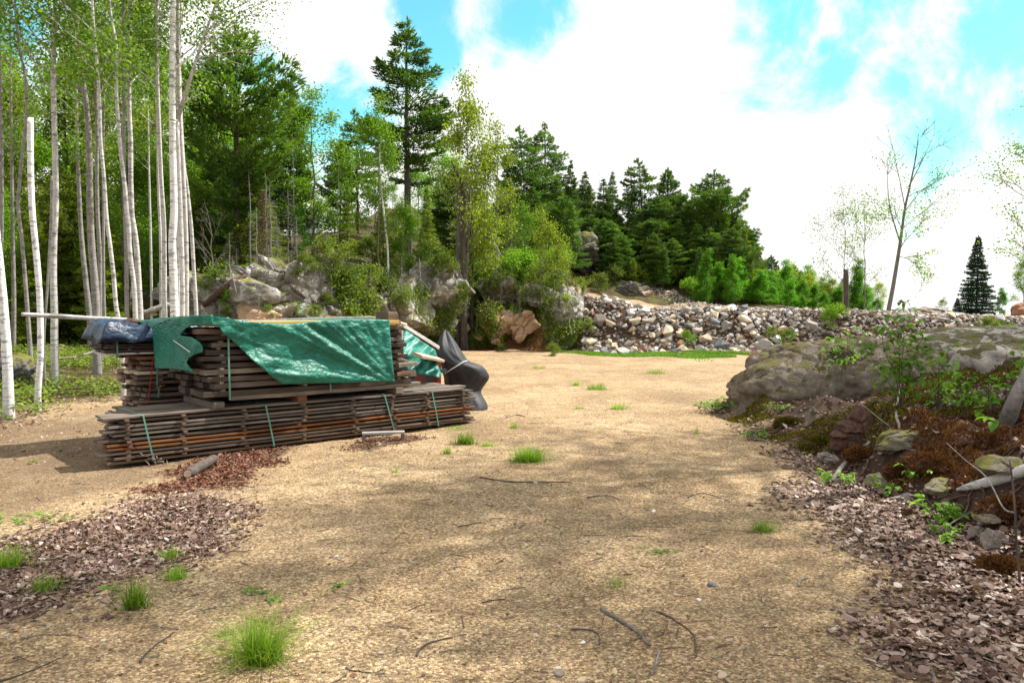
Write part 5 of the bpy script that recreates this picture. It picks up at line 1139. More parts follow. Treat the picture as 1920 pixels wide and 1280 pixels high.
# thin bare stems in the woods
rg = rng(77)
for i in range(26):
    px = rg.uniform(380, 1060); Y = max(rg.uniform(27, 34), foot(at(px, 500, 31)[0]) + 2.5); plant_px(DEAD[2], 'bare_tree', 'thin bare grey stem in the hillside woods' + place(px), 'dead tree', px, rg.uniform(330, 430), Y, group='thin bare stems in the woods', wide=.7, rz=rg.uniform(0, 6))
for i in range(30):
    px = rg.uniform(400, 1075); py = rg.uniform(510, 600); p = rhit(px, py)
    if p is None or p[1] > 36: continue
    t = plant(DEAD[1] if i % 2 else DEAD[0], 'dry_brush', 'dry grey twiggy brush on the rocky bank' + place(px), 'dead shrub', p[0], p[1], height=rg.uniform(.7, 1.5), rz=rg.uniform(0, 6), group='dry brush on the bank', z=p[2], wide=1.6)
fill(9, (1050, 1145), (41, 46), lambda p: 318, [PINE[3], FIR[3], PINE[2]], ['pine_tree', 'spruce_tree', 'pine_tree'], 'in the gap', 'woods between the flat topped and wind bent pines', 14, (1.1, 1.5))
ug = MB(); n_ = 0; Ps = []
while len(Ps) < 5200 and n_ < 16000:
    n_ += 1; px = rg.uniform(640, 1085) if n_ % 4 else rg.uniform(385, 660); py = rg.uniform(500, 652) if px > 660 else rg.uniform(505, 600)
    p = rhit(px, py)
    if p is None or p[1] > 38: continue
    f_ = float(vn(p[0] * 1.1, p[1] * 1.1, p[2] * 1.6, 91) + .5 * vn(p[0] * 3, p[1] * 3, p[2] * 3, 92)) + (.0 if px > 660 else -.3)
    if f_ > .02: Ps.append(p)
Ps = np.array(Ps); m3 = 7; P = np.repeat(Ps, m3, 0) + rg.normal(0, .12, (len(Ps) * m3, 3)) + [0, -.08, .10]; D = rdir(rg, len(P)) + [0, 0, .3]; sz = rg.uniform(.05, .11, len(P))
ug.add(*inst(RH_V, RH_F, P, frames(D, rg), np.stack([sz * .6, sz, sz], 1), np.clip(rg.normal(.45, .2, len(P)) + np.repeat(vn(Ps[:, 0] * 2, Ps[:, 1] * 2, Ps[:, 2] * 2, 93), m3) * .3, 0, 1)))
tag(ob('undergrowth', ug.mesh('undergrowth', 'shrub_leaves')), 'scruffy olive green undergrowth clinging to the bank and the rock ledges', 'undergrowth', None, 'stuff')
dg = MB()
for p in Ps[::6]:
    L = rg.uniform(.15, .55); e = p + np.array([rg.normal(0, .2), rg.normal(-.05, .15), 1]) * L; dg.add(*tube(np.array([p, (p + e) / 2 + rg.normal(0, .03, 3), e]), .006, 3, False))
tag(ob('dry_stems', dg.mesh('dry_stems', 'dead_bark')), 'thin grey dry stems standing in the undergrowth of the bank', 'dry stems', None, 'stuff')
# trees to the right of the clearing; their canopies dapple the gravel
SHD = decid(91, 14, .58, 2.9, 'maple_leaves', 'grey_bark', nl=18, leaf=.14, nleaf=4000, clus=.36, tr=.15, nsub=6)
for i, (X, Y, s_, ht) in enumerate([(7.2, 8.6, 'first', 14), (9.6, 11.0, '', 14), (12.4, 13.4, '', 13.5), (7.4, 5.2, '', 13), (10.5, 7.5, '', 13), (6.2, 1.6, '', 12), (13.5, 10.2, '', 12), (9.8, 3.0, '', 13), (14.8, 15.6, '', 13), (12.6, 11.2, '', 11)]):
    plant(SHD, 'maple_tree', 'tall tree right of the clearing shading the mound', 'leafy tree', X, Y, height=ht, rz=i * 1.3, group='trees right of the clearing')
# ------------------------------------------------------------------ shrubs on the bank, each one a plant of its own
SK = ['olive green shrub', 'fresh green rounded shrub', 'yellowish airy shrub', 'sparse twiggy shrub']
SB = [(545, 582, 21.6, .55, 1), (436, 556, 20.9, .6, 1), (612, 560, 22.2, .5, 0), (590, 580, 22.0, .4, 0), (500, 580, 21.2, .4, 0), (400, 530, 22.6, .8, 0), (700, 520, 27.5, 1.0, 0), (730, 500, 28, .9, 2), (715, 555, 27, .8, 0), (760, 560, 27, .8, 3),
      (690, 580, 26.5, .7, 3), (775, 520, 29, .9, 0), (790, 590, 28.6, .8, 3), (820, 590, 29, .7, 0), (850, 590, 29.2, .7, 3), (880, 570, 30, .8, 0), (900, 600, 29.6, .6, 3), (905, 545, 31, .9, 0), (945, 560, 30.6, .9, 3), (980, 560, 30.3, .9, 0), (1000, 540, 31, 1.1, 0),
      (1020, 520, 32, 1.3, 2), (1045, 530, 31, 1.1, 0), (1000, 590, 29.4, .9, 0), (1035, 600, 29, 1.0, 3), (1060, 570, 29.4, 1.0, 2), (1015, 630, 28.8, .8, 3), (1050, 635, 28.4, .9, 3), (1075, 625, 28.0, .8, 2), (960, 625, 29, .5, 2), (940, 650, 28.9, .35, 0), (1035, 655, 28.2, .5, 0),
      (900, 500, 33, 1.2, 0), (940, 490, 34, 1.3, 3), (980, 500, 33, 1.4, 0), (1010, 480, 34, 1.5, 2), (830, 500, 31, 1.1, 0), (800, 480, 32, 1.2, 0), (740, 470, 31, 1.3, 0), (690, 470, 30, 1.2, 0), (650, 490, 28, 1.0, 3), (620, 480, 28, 1.1, 0), (570, 500, 26, .8, 0),
      (1120, 525, 36, 1.0, 0), (1060, 505, 35, 1.3, 0), (1150, 520, 37, 1.2, 3), (1090, 540, 34, .8, 0), (1190, 530, 38, 1.2, 0), (1230, 545, 38, 1.2, 1), (1265, 550, 38, 1.2, 0), (1300, 560, 36.5, 1.0, 1), (680, 540, 27, .7, 2), (870, 545, 31, .7, 0), (770, 480, 33, 1.2, 2),
      (845, 628, 29, .7, 3), (868, 640, 29, .6, 0), (895, 622, 29.4, .7, 2), (735, 612, 26.5, .8, 0), (990, 636, 28.6, .6, 3), (915, 645, 28.8, .5, 0), (420, 590, 21.0, .4, 0), (655, 600, 25, .5, 0), (725, 600, 27.5, .6, 3), (760, 605, 28.5, .6, 0)]
for i, (px, py, Y, h, k) in enumerate(SB):
    p = rhit(px, py + h * .45 * F / Y) if px < 1080 else None
    if p is not None and i % 3 == 2 and px > 660: continue
    if p is None or p[1] > Y + 6: p = at(px, py, Y); p[2] = Hs(p[0], p[1])
    plant(SHRUB[k], 'shrub', SK[k] + (' high on' if py < 530 else ' low on' if py > 590 else ' on') + ' the ' + ('outcrop' if px < 660 else 'bank') + place(px), 'shrub', p[0], p[1], height=h * .72, rz=i * 1.1, group='shrubs on the rocky bank', z=p[2], sink=.08, wide=1.15)
rg = rng(15)
for i in range(58):
    px = rg.uniform(380, 1060) if i < 30 else rg.uniform(700, 1075); X = at(px, 500, 30)[0]; Y = foot(X) + rg.uniform(.6, 5.5); X = at(px, 500, Y)[0]; kk = int(rg.integers(4))
    plant(SHRUB[kk], 'shrub', 'small ' + SK[kk] + ' in the bank tangle' + place(px), 'shrub', X, Y, height=rg.uniform(.4, 1.0), rz=rg.uniform(0, 6), group='small shrubs of the bank tangle', wide=1.2)
for i, (px, py, Y, h) in enumerate([(1450, 626, 26.8, .35), (1560, 600, 27, .6), (1850, 622, 26, .6), (1880, 630, 26, .5), (1100, 612, 28.4, .4), (1290, 636, 26.9, .35), (1480, 640, 26.4, .5)]):
    p = at(px, py, Y); plant(SHRUB[1 if i % 2 else 0], 'shrub', 'little green shrub sprouting between the stones of the embankment', 'shrub', p[0], p[1], height=h, z=p[2] - h * .4, group='shrubs between the embankment stones', rz=i)

# fallen logs and branches on the bank
LG = [([(383, 575), (420, 545), (462, 520)], [.07, .09, .06], 'root_wood', 'mossy brown log slanting up the left edge of the outcrop', 'fallen_log', 'log'),
      ([(548, 520), (590, 524), (615, 530)], [.03, .035, .02], 'dead_bark', 'thin grey log lying across the top of the rock face behind the tarp', 'fallen_log', 'log'),
      ([(532, 520), (550, 545), (572, 560)], [.06, .05, .05], 'pine_bark', 'dark log wedged in the cleft between two rock faces', 'fallen_log', 'log'),
      ([(871, 528, 28.8), (881, 540, 28.5), (890, 550, 28.3)], [.07, .06, .05], 'dead_bark', 'short pale log leaning at the foot of the twin trunks', 'fallen_log', 'log'),
      ([(914, 428, 31), (925, 450, 30.8), (939, 480, 30.5)], [.02, .03, .035], 'dead_bark', 'pale dead stem leaning left, first of two below the yellow green trees', 'fallen_log', 'log'),
      ([(922, 452, 30.6), (930, 468, 30.5), (936, 483, 30.4)], [.02, .025, .03], 'dead_bark', 'short pale dead stem beside the leaning one below the yellow green trees', 'fallen_log', 'log'),
      ([(572, 485), (640, 495), (700, 505)], [.03, .04, .05], 'grey_bark', 'long grey fallen trunk lying above the outcrop right of the dead clump', 'fallen_log', 'log'),
      ([(266, 588, 18.5), (290, 580, 18.6), (318, 571, 18.8)], [.07, .07, .06], 'dead_bark', 'pale fallen log behind the birch trunks, left of the tarp hump', 'fallen_log', 'log'),
      ([(896, 500, 32), (912, 506, 31.5), (932, 502, 31.2)], [.03, .035, .03], 'dead_bark', 'pale fallen branch right of the twin trunks', 'fallen_branch', 'branch'),
      ([(1072, 628, 28), (1068, 600, 28.2), (1080, 575, 28.4)], [.012, .012, .006], 'dead_bark', 'curved dry stem in the brush beside the embankment corner', 'fallen_branch', 'branch'),
      ([(443, 552, 21), (436, 520, 21), (429, 495, 21)], [.02, .018, .008], 'dead_bark', 'thin bare stick standing before the left rock face', 'stick', 'stick'),
      ([(788, 520, 27), (787, 500, 27), (786, 484, 27)], [.02, .018, .01], 'dead_bark', 'short white stick standing below the tallest pine', 'stick', 'stick'),
      ([(205, 642, 17), (150, 668, 16), (90, 672, 15.6)], [.02, .02, .01], 'dead_bark', 'thin fallen branch in the plants between the grey trunks', 'fallen_branch', 'branch')]
for pts, r, m, lb, nm, cat in LG: px_tube(nm, pts, r, m, lb, cat, jag=.008)

# ------------------------------------------------------------------ leaf litter, moss, plants, pebbles (nobody could count these)
def onG(X, Y, dz=0.0): return np.stack([X, Y, H(X, Y) + dz], 1)
def litter(name, P, size, mat, label, seed, flatness=.4, aspect=.76):
    rg = rng(seed); n = len(P); D = rdir(rg, n) * [1, 1, .22]; M = frames(D, rg, flatness)
    M[rg.random(n) < .5, :, 2] *= 1
    S = np.stack([size * aspect * rg.uniform(.6, 1.2, n), size * rg.uniform(.7, 1.2, n), size * rg.uniform(-2.2, 2.2, n)], 1)
    v = np.clip(rg.beta(2.0, 2.4, n), 0, 1)
    mb = MB(); mb.add(*inst(LF_V, LF_F, P, M, S, v)); o = ob(name, mb.mesh(name, mat)); tag(o, label, 'leaf litter', None, 'stuff'); return o
rg = rng(31)
N = 120000; Y = 2.6 + 9.5 * rg.random(N) ** 1.3; X = 1.0 + 5.5 * rg.random(N) ** 1.25
d = litter_right(X, Y) / .55 + .25; keep = (rg.random(N) < np.clip(d, .0, 1) ** 1.2) & (X < Y * .9 + 1.2); keep &= rg.random(N) < np.where(X > 3.22 + .15 * vn(Y * 2, 0), np.interp(X / Y, [.64, .72], [.10, .6]), 1) * np.clip(1.25 - Y * .03, .3, 1)
X, Y = X[keep], Y[keep]; P = onG(X, Y, .006); P[:, 2] += np.abs(rg.normal(0, .012, len(P)))
litter('leaf_litter', P, .041 * np.exp(rg.normal(0, .3, len(P))), 'litter', 'drift of dry brown and silvery dead leaves between the gravel and the right hand mound', 1)
X = rg.uniform(3.4, 9.5, 20000); Y = rg.uniform(3.5, 10.2, 20000); k = (X < Y * .95 + 1) & (vn(X * 1.5, Y * 1.5, 0, 40) > -.25); P = onG(X[k], Y[k], .012)
P = P[rng(4).random(len(P)) < np.where((P[:, 1] < 7.6), .35, .8)]; litter('leaf_litter', P, .045 * rng(5).uniform(.7, 1.3, len(P)), 'litter', 'dead leaves strewn over the top of the right hand mound', 2)
def in_patch(poly, n, fuzz, seed):
    rg = rng(seed); P = np.array(poly); lo, hi = P.min(0) - .3, P.max(0) + .3; q = rg.uniform(lo, hi, (n, 2)); j = q + np.stack([vn(q[:, 0] * 2.5, q[:, 1] * 2.5, 0, 2), vn(q[:, 0] * 2.5, q[:, 1] * 2.5, 0, 3)], 1) * .22 + rg.normal(0, fuzz, (n, 2)); return q[inpoly(j[:, 0], j[:, 1], poly)]
q = in_patch(LIT_A, 36000, .20, 5); litter('leaf_litter', onG(q[:, 0], q[:, 1], .008), .034 * np.exp(rg.normal(0, .3, len(q))), 'litter', 'drift of dry leaves on the gravel in the lower left, under the grass clumps', 3)
q = in_patch(LIT_B, 12000, .14, 6); litter('bark_chips', onG(q[:, 0], q[:, 1], .010), .045 * rg.uniform(.5, 1.3, len(q)), 'chip_litter', 'reddish brown bark chips and leaves around the short dark log', 4, .8, .5)
q = in_patch(LIT_C, 3000, .08, 7); litter('bark_chips', onG(q[:, 0], q[:, 1], .010), .04 * rg.uniform(.5, 1.2, len(q)), 'chip_litter', 'reddish brown bark chips around the low trestle', 5, .8, .5)
N = 1500; X = rg.uniform(-5.5, 2.6, N); Y = 3 + 10 * rg.random(N) ** 1.2; litter('scattered_leaves', onG(X, Y, .004), .022 * rg.uniform(.5, 1.3, N), 'chip_litter', 'bits of dead leaf scattered over the gravel', 6, .4)
N = 9000; X = rg.uniform(-14, -6.6, N); Y = rg.uniform(9.5, 24, N); k = X < -Y * .45 + 1; litter('leaf_litter', onG(X[k], Y[k], .008), .055 * rg.uniform(.6, 1.3, k.sum()), 'litter', 'dead leaves on the forest floor below the birches', 7)
N = 26000; X = rg.uniform(-9.5, 2.6, N); Y = foot(X) + rg.uniform(-.4, 6, N); litter('leaf_litter', onG(X, Y, .01), .07 * rg.uniform(.6, 1.5, N), 'chip_litter', 'dead leaves and dry debris covering the bank', 8, 1.2)
# pebbles and twigs of the gravel
N = 5200; Y = 2.4 + 7.5 * rg.random(N) ** 1.6; X = rg.uniform(-1, 1, N) * (Y * .68 + .3); k = X < 2.1; X, Y = X[k], Y[k]
scatter_rocks('pebbles', onG(X, Y, .001), np.exp(rg.normal(-5.15, .42, len(X))), 'pebble_mix', 'small pebbles embedded in the sandy gravel', 63, 1, 'pebbles', .5)
N = 420; X = rg.uniform(-7.2, -4.6, N); Y = rg.uniform(8.0, 11.5, N); scatter_rocks('pebbles', onG(X, Y, .004), np.exp(rg.normal(-4.3, .4, N)), 'pebble_mix', 'coarser pebbles on the gravel left of the lumber', 64, 1, 'pebbles', .5)
tw = MB()
for i in range(620):
    Y = 2.6 + 9 * rg.random() ** 1.5; X = rg.uniform(-1, 1) * (Y * .67); a = rg.uniform(0, 6.28) if rg.random() < .5 else rg.normal(.15, .5); L = rg.uniform(.03, .16)
    if X > 2.6: continue
    t = np.linspace(-.5, .5, 4); c = rg.normal(0, .18); px_ = X + L * (t * math.cos(a) + c * t * t); py_ = Y + L * (t * math.sin(a) - c * t * t)
    tw.add(*tube(np.stack([px_, py_, H(px_, py_) + .004], 1), rg.uniform(.0012, .0028), 3, False), rg.random())
tag(ob('twig_litter', tw.mesh('twig_litter', 'twig_bark')), 'tiny dry twigs littering the gravel', 'twigs', None, 'stuff')
# moss cushions on the mound and boulder foot
def moss(name, P, N_, size, mat, label, seed):
    rg = rng(seed); n = len(P); D = N_ + rdir(rg, n) * .6; S = np.stack([size * .35 * rg.uniform(.5, 1.4, n), size * rg.uniform(.6, 1.4, n), np.full(n, size)], 1)
    mb = MB(); mb.add(*inst(RH_V, RH_F, P, frames(D, rg), S, np.clip(rg.normal(.45, .2, n) + .25 * vn(P[:, 0] * 9, P[:, 1] * 9, P[:, 2] * 9, 4), 0, 1))); o = ob(name, mb.mesh(name, mat)); tag(o, label, 'moss', None, 'stuff')
N = 190000; X = rg.uniform(3.0, 8.5, N); Y = rg.uniform(3.0, 11.2, N); k = (X < Y * .85 + 1.0) & (X > 3.12 + .1 * vn(Y * 3, 0)); X, Y = X[k], Y[k]
f = vn(X * 1.3, Y * 1.3, 0, 51) + .5 * vn(X * 4, Y * 4, 0, 52); gz = Y > 7.0 + .8 * vn(X, Y, 0, 53); k1 = gz & (f > -.15); k2 = ~gz & (f > -.22) & (X > 3.25)
P = onG(X[k1], Y[k1], .0); moss('moss', P, np.tile([0, -.2, 1.], (len(P), 1)), .045, 'moss', 'olive and yellow moss cushions at the foot of the big boulder', 1)
P = onG(X[k2], Y[k2], .0); moss('moss', P, np.tile([0, -.2, 1.], (len(P), 1)), .045, 'rust_moss', 'rust coloured dry moss over the right hand mound', 2)
rt = MB(); rgr = rng(88)
for i in range(150):
    Y = rgr.uniform(4.6, 10.3); X = 3.15 + abs(rgr.normal(0, .55)); a = rgr.uniform(0, 6.28); L = rgr.uniform(.08, .45); t = np.linspace(-.5, .5, 7); px_ = X + L * t * math.cos(a) + .05 * np.sin(t * 7 + i); py_ = Y + L * t * math.sin(a) + .05 * np.cos(t * 6 + i)
    rt.add(*tube(np.stack([px_, py_, H(px_, py_) + .01 + .03 * np.sin(t * 3.1 + 1.5)], 1), rgr.uniform(.002, .009), 5, False), rgr.random())
tag(ob('roots', rt.mesh('roots', 'root_wood', True)), 'tangle of thin dark roots and twigs in the eroded face of the mound', 'roots', None, 'stuff')
for i, (px, py, r_, m_, lb) in enumerate([(1760, 880, .22, 'rust_moss', 'domed cushion of rust coloured moss above the birch log, left of the large bright leaf'), (1855, 850, .26, 'rust_moss', 'large rust coloured moss dome near the right edge, behind the birch log'), (1700, 890, .16, 'rust_moss', 'small rusty moss hump below the flat greenish stone'), (1900, 965, .17, 'rust_moss', 'rusty moss hump under the birch log at the right edge'),
        (1540, 840, .20, 'moss', 'olive moss hump at the mound foot below the boulder'), (1480, 800, .18, 'moss', 'olive moss hump at the left foot of the mound'), (1620, 860, .17, 'rust_moss', 'brown moss hump below the rotten stump'), (1885, 1075, .14, 'rust_moss', 'rusty moss hump beside the upright greyish stone')]):
    r_ *= .85; V, T = blob([((0, 0, 0), (r_ * 1.2, r_ * .8, r_ * .5), 2.1)], 5, .26, 40 + i, 6); c = hit(px, py); c = c + np.array([0, r_ * .4, r_ * .1]); c[2] = max(c[2], Hs(c[0], c[1]) - r_ * .2)
    t = thing('moss_hump', lb, 'moss', c); ob('soil', mesh('soil', V, [T], 'root_wood', None, True), t); n_ = 5200; q = V[rgr.integers(0, len(V), n_)]; q = q[q[:, 2] > -r_ * .3]; D = q / np.linalg.norm(q, axis=1)[:, None] + rdir(rgr, len(q)) * .7; sz = .028 * rgr.uniform(.6, 1.4, len(q))
    mb = MB(); mb.add(*inst(RH_V, RH_F, q, frames(D, rgr), np.stack([sz * .4, sz, sz], 1), np.clip(rgr.normal(.45, .22, len(q)), 0, 1))); ob('moss', mb.mesh('moss', m_), t)
# ground cover on the left forest floor, verge grass below the rubble wall
N = 16000; X = rg.uniform(-16, -6.5, N); Y = rg.uniform(9.8, 27, N); k = (X < -6.7 - .6 * vn(Y * .5, 1.0) - np.interp(Y, [8, 12, 16, 22], [.1, -.1, -.3, -.6])) & (vn(X * .7, Y * .7, 0, 60) + .5 * vn(X * 2.2, Y * 2.2, 0, 61) > -.2); X, Y = X[k], Y[k]
pl_ = MB(); n = len(X)
for r_ in range(3):
    P = onG(X, Y, 0) + np.stack([rg.normal(0, .06, n), rg.normal(0, .06, n), rg.uniform(.04, .22, n)], 1); D = rdir(rg, n) * [1, 1, .3]; sz = rg.uniform(.05, .10, n)
    pl_.add(*inst(LF_V, LF_F, P, frames(D, rg, .6), np.stack([sz * .6, sz, sz], 1), np.clip(rg.normal(.5, .2, n) + .3 * vn(X, Y, 0, 9), 0, 1)))
tag(ob('ground_plants', pl_.mesh('ground_plants', 'shrub_leaves')), 'low yellowish green plants carpeting the forest floor below the birches', 'ground cover', None, 'stuff')
def blades(mb, P, h, spread, rg, wd=.004, seg=3, curl=.6, lean=None):
    n = len(P); az = rg.uniform(0, 6.28, n); tl = np.abs(rg.normal(0, spread, n)); hd = np.stack([np.cos(az), np.sin(az)], 1); hh = h * rg.uniform(.5, 1.15, n); ts = np.linspace(0, 1, seg + 1); sd_ = np.stack([-hd[:, 1], hd[:, 0], np.zeros(n)], 1)
    V = []
    for t in ts:
        out = (tl * t + curl * tl * t ** 2.2)[:, None] * hd; c = P + np.concatenate([out * hh[:, None], (hh * (t - .25 * tl * t * t))[:, None]], 1); w_ = wd * (1 - t) ** .7 + .0004
        V += [c - sd_ * w_ / 2, c + sd_ * w_ / 2]
    V = np.stack(V, 1); k = 2 * (seg + 1); off = (np.arange(n) * k)[:, None, None]; q = np.array([(2 * i, 2 * i + 1, 2 * i + 3, 2 * i + 2) for i in range(seg)]); mb.add(V.reshape(-1, 3), [(q[None] + off).reshape(-1, 4)], np.repeat(np.clip(rg.normal(.5, .22, n), 0, 1), k))
mbg = MB(); N = 48000; X = rg.uniform(1.4, 10.6, N); Y = foot(X) - .1 - np.abs(rg.normal(0, .75, N)) * np.interp(X, [1.4, 3, 6, 10.6], [.5, 1.3, 2.0, 2.3]); k = (vn(X * .9, Y * 1.4, 0, 71) > np.interp(foot(X) - Y, [0, 1.5, 2.6], [-1, -.2, .5])); X, Y = X[k], Y[k]
blades(mbg, onG(X, Y), .10, .35, rg, .020, 2); tag(ob('verge_grass', mbg.mesh('verge_grass', 'verge_grass')), 'strip of bright green grass along the foot of the rubble wall', 'grass', None, 'stuff')

# ------------------------------------------------------------------ grass clumps
def tuft(px, py, h, rad, n, label, spread=.45, mat='grass_blades', wd=.0042, group='grass clumps in the gravel', name='grass_clump', seed=0, dead=True):
    c = gp(px, py); c[2] = Hs(c[0], c[1]); rg = rng(int(px * 7 + py)); mb = MB(); r = np.sqrt(rg.random(n)) * rad; a = rg.uniform(0, 6.28, n)
    P = c + np.stack([r * np.cos(a), r * np.sin(a) * .8, np.zeros(n)], 1); P[:, 2] = H(P[:, 0], P[:, 1]) - .004; blades(mb, P, h * 1.1, spread * 1.25, rg, wd, 4, .9); m2 = max(6, n // 4); a2 = rg.uniform(0, 6.28, m2); r2 = rad * rg.uniform(.8, 2.0, m2); P2 = c + np.stack([r2 * np.cos(a2), r2 * np.sin(a2) * .8, np.zeros(m2)], 1); P2[:, 2] = H(P2[:, 0], P2[:, 1]) - .004; blades(mb, P2, h * .6, spread * 1.8, rg, wd, 4, .9)
    V, F_, A_ = mb.get(); return solo(name, V, F_, mat, label, 'grass clump', group, var=A_)
TU = [(490, 1236, .20, .075, 520, 'largest grass clump, thick and bushy at the bottom left of the picture', .50, .0032), (252, 1140, .14, .05, 150, 'upright coarse grass clump at the edge of the lower left leaf drift', .28, .006),
 (330, 1085, .085, .05, 130, 'pale thin grass clump right of the upright coarse clump', .5, .003), (318, 1045, .075, .055, 90, 'small grass clump on the right edge of the lower left leaf drift', .5, .005),
 (85, 1105, .09, .07, 100, 'loose grass clump in the middle of the lower left leaf drift', .45, .005), (12, 1060, .13, .09, 240, 'grass clump cut by the left edge of the picture', .5, .004),
 (990, 866, .15, .13, 480, 'big dense grass clump in the middle of the clearing', .55, .006), (872, 834, .13, .09, 260, 'tall bright grass clump near the right end of the long bundle', .4, .006),
 (838, 852, .08, .035, 70, 'little grass clump below the one at the bundle end', .4, .005), (915, 838, .07, .07, 90, 'pale sparse grass between the bundle end and the big dense clump', .5, .004),
 (1118, 730, .13, .18, 160, 'grass clump in the middle distance above the big dense clump', .6, .008), (1160, 766, .10, .13, 120, 'low yellowish grass clump right of the middle distance one', .6, .007), (1080, 722, .12, .07, 60, 'small grass clump just left of the middle distance one', .45, .008),
 (962, 803, .08, .05, 50, 'tiny grass clump above the big dense one', .5, .005), (742, 885, .06, .03, 30, 'tiny grass sprig on the gravel below the trestle', .5, .004),
 (1430, 995, .085, .07, 170, 'yellowish grass clump around a brown leaf at the edge of the right leaf litter', .6, .003), (1152, 1098, .06, .05, 40, 'thin weak grass sprig in the lower right gravel', .55, .003), (62, 862, .05, .03, 30, 'tiny grass sprig left of the lumber', .5, .004),
 (1230, 700, .12, .22, 110, 'thin far grass patch before the verge, right', .6, .009), (1010, 690, .10, .15, 60, 'thin far grass patch before the verge, left', .6, .009), (1085, 765, .08, .08, 40, 'faint short grass left of the low yellowish clump', .6, .006),
 (1125, 812, .06, .03, 20, 'single short grass sprig between the middle clumps and the right edge', .5, .004), (1305, 815, .10, .03, 14, 'lone thin stalk near the leaf litter edge', .2, .004), (1180, 795, .05, .04, 18, 'short sparse grass sprig below the low yellowish clump', .6, .005),
 (420, 1192, .05, .03, 30, 'dull little sprig left of the largest clump', .6, .003), (860, 803, .05, .16, 120, 'short grass in the shadow under the right end of the bundle', .5, .006)]
for px, py, h, r_, n, lb, sp, wd in TU: tuft(px, py, h, r_, n, lb, sp, wd=wd)
# ground plants with leaves: rosettes, seedlings, saplings
def leafy(name, label, cat, base, stems, leaf, nl, seed, mat='plant_leaves', group=None, droop=.3, top_only=False, r0=.006):
    """stems: list of (dx,dy,h)"""
    rg = rng(seed); base = np.array(base, float); t = thing(name, label, cat, base, 0, group); tb = MB(); lf = MB()
    for dx, dy, h in stems:
        P = smooth_path(np.array([(0, 0, -.03), (dx * .3, dy * .3, h * .4), (dx * .7 + rg.normal(0, .02), dy * .7, h * .75), (dx, dy, h)]), 4); tb.add(*tube(P, np.linspace(r0, .0015, len(P)), 5))
        for k in range(nl):
            u = rg.uniform(.2 if not top_only else .7, 1.0); q = P[min(int(u * (len(P) - 1)), len(P) - 1)]; az = rg.uniform(0, 6.28); L = leaf * rg.uniform(1.0, 3.2) * (1.2 - u * .6); e = q + np.array([math.cos(az), math.sin(az), .5]) * L
            tb.add(*tube(np.array([q, (q + e) / 2 + [0, 0, .01], e]), .0016, 3, False))
            m_ = int(rg.integers(3, 6)); D = np.stack([np.cos(az + rg.normal(0, 1.0, m_)), np.sin(az + rg.normal(0, 1.0, m_)), rg.normal(-droop, .3, m_)], 1); sz = leaf * rg.uniform(.55, 1.15, m_)
            lf.add(*inst(LF_V, LF_F, e - D * .0 + (q - e) * rg.uniform(0, .6, (m_, 1)), frames(D, rg, .45), np.stack([sz * .58, sz, sz * 1.3], 1), np.clip(rg.normal(.5, .2, m_), 0, 1)))
    ob('stem', tb.mesh('stem', 'twig_bark', True), t); ob('leaves', lf.mesh('leaves', mat, True), t); return t
def gz(px, py, Y): p = at(px, py, Y); return p
SP_ = [ # px,py(base),Y, stems, leaf, n, label
 (1690, 768, 9.2, [(.02, .05, 1.28), (-.25, 0, .95), (.28, .1, .85), (-.42, .1, .75), (.1, -.1, .6), (-.10, .0, 1.1)], .085, 17, 'tallest leafy sapling on the mound, rising in front of the boulder and slab'),
 (1590, 690, 11.0, [(0, 0, .5), (-.2, 0, .45), (.18, 0, .55), (-.35, .1, .3)], .075, 9, 'leafy sapling behind the crest of the boulder, left of the tallest one'),
 (1758, 770, 9.0, [(0, 0, .72), (.18, 0, .55), (-.12, 0, .5)], .085, 9, 'leafy sapling just right of the tallest one with its top against the slab'),
 (1810, 790, 8.2, [(0, 0, .5), (.16, 0, .36), (-.14, 0, .4)], .08, 8, 'leafy sapling with a bare curved stem before the right part of the slab'),
 (1852, 800, 8.0, [(0, 0, .55), (.12, 0, .4)], .075, 7, 'thin sapling left of the leaning dark trunk'),
 (1578, 708, 10.4, [(0, 0, .28)], .075, 9, 'single bright leafy sprig hanging on the face of the boulder'),
 (1520, 745, 10.2, [(0, 0, .16), (.05, 0, .12)], .06, 6, 'small seedling at the boulder foot with a white pebble above it'),
 (1885, 770, 9.0, [(0, 0, .7), (.2, 0, .6), (.35, 0, .75)], .07, 9, 'yellow green sapling at the right frame edge over the slab'),
 (1340, 775, 11.6, [(0, 0, .2), (.2, .1, .22), (-.2, 0, .18), (.4, 0, .2), (.1, -.2, .15), (.3, -.2, .22), (-.3, .1, .14)], .06, 10, 'leafy weeds on the gravel left of the boulder foot'),
 (1412, 825, 9.3, [(0, 0, .10), (.1, 0, .1), (-.08, 0, .07)], .06, 6, 'small lime green seedling at the mound foot below the boulder'),
 (1575, 912, 6.7, [(0, 0, .08), (.03, 0, .07)], .07, 6, 'bright single leafed seedling at the upper edge of the leaf litter'),
 (1660, 935, 6.3, [(0, 0, .13), (.05, 0, .1)], .06, 5, 'light green seedling beside the small brown stone'),
 (1722, 905, 6.6, [(0, 0, .14), (.05, 0, .12), (-.04, 0, .1)], .055, 6, 'seedling with narrow leaves above the flat olive stone'),
 (1765, 985, 5.4, [(0, 0, .13), (.08, 0, .12), (-.06, 0, .14), (.15, 0, .1)], .07, 6, 'clump of broad yellow green seedlings in the leaf litter below the birch log'),
 (1775, 1018, 5.1, [(0, 0, .08), (.06, .03, .06)], .06, 5, 'low green seedling just below the broad yellow green clump'),
 (1895, 845, 6.6, [(0, 0, .22)], .13, 3, 'plant with one large bright leaf at the right edge above the birch log'),
 (1460, 775, 10.4, [(0, 0, .1), (.2, 0, .1), (-.15, 0, .12)], .05, 6, 'small weeds in the moss at the left foot of the boulder'),
]
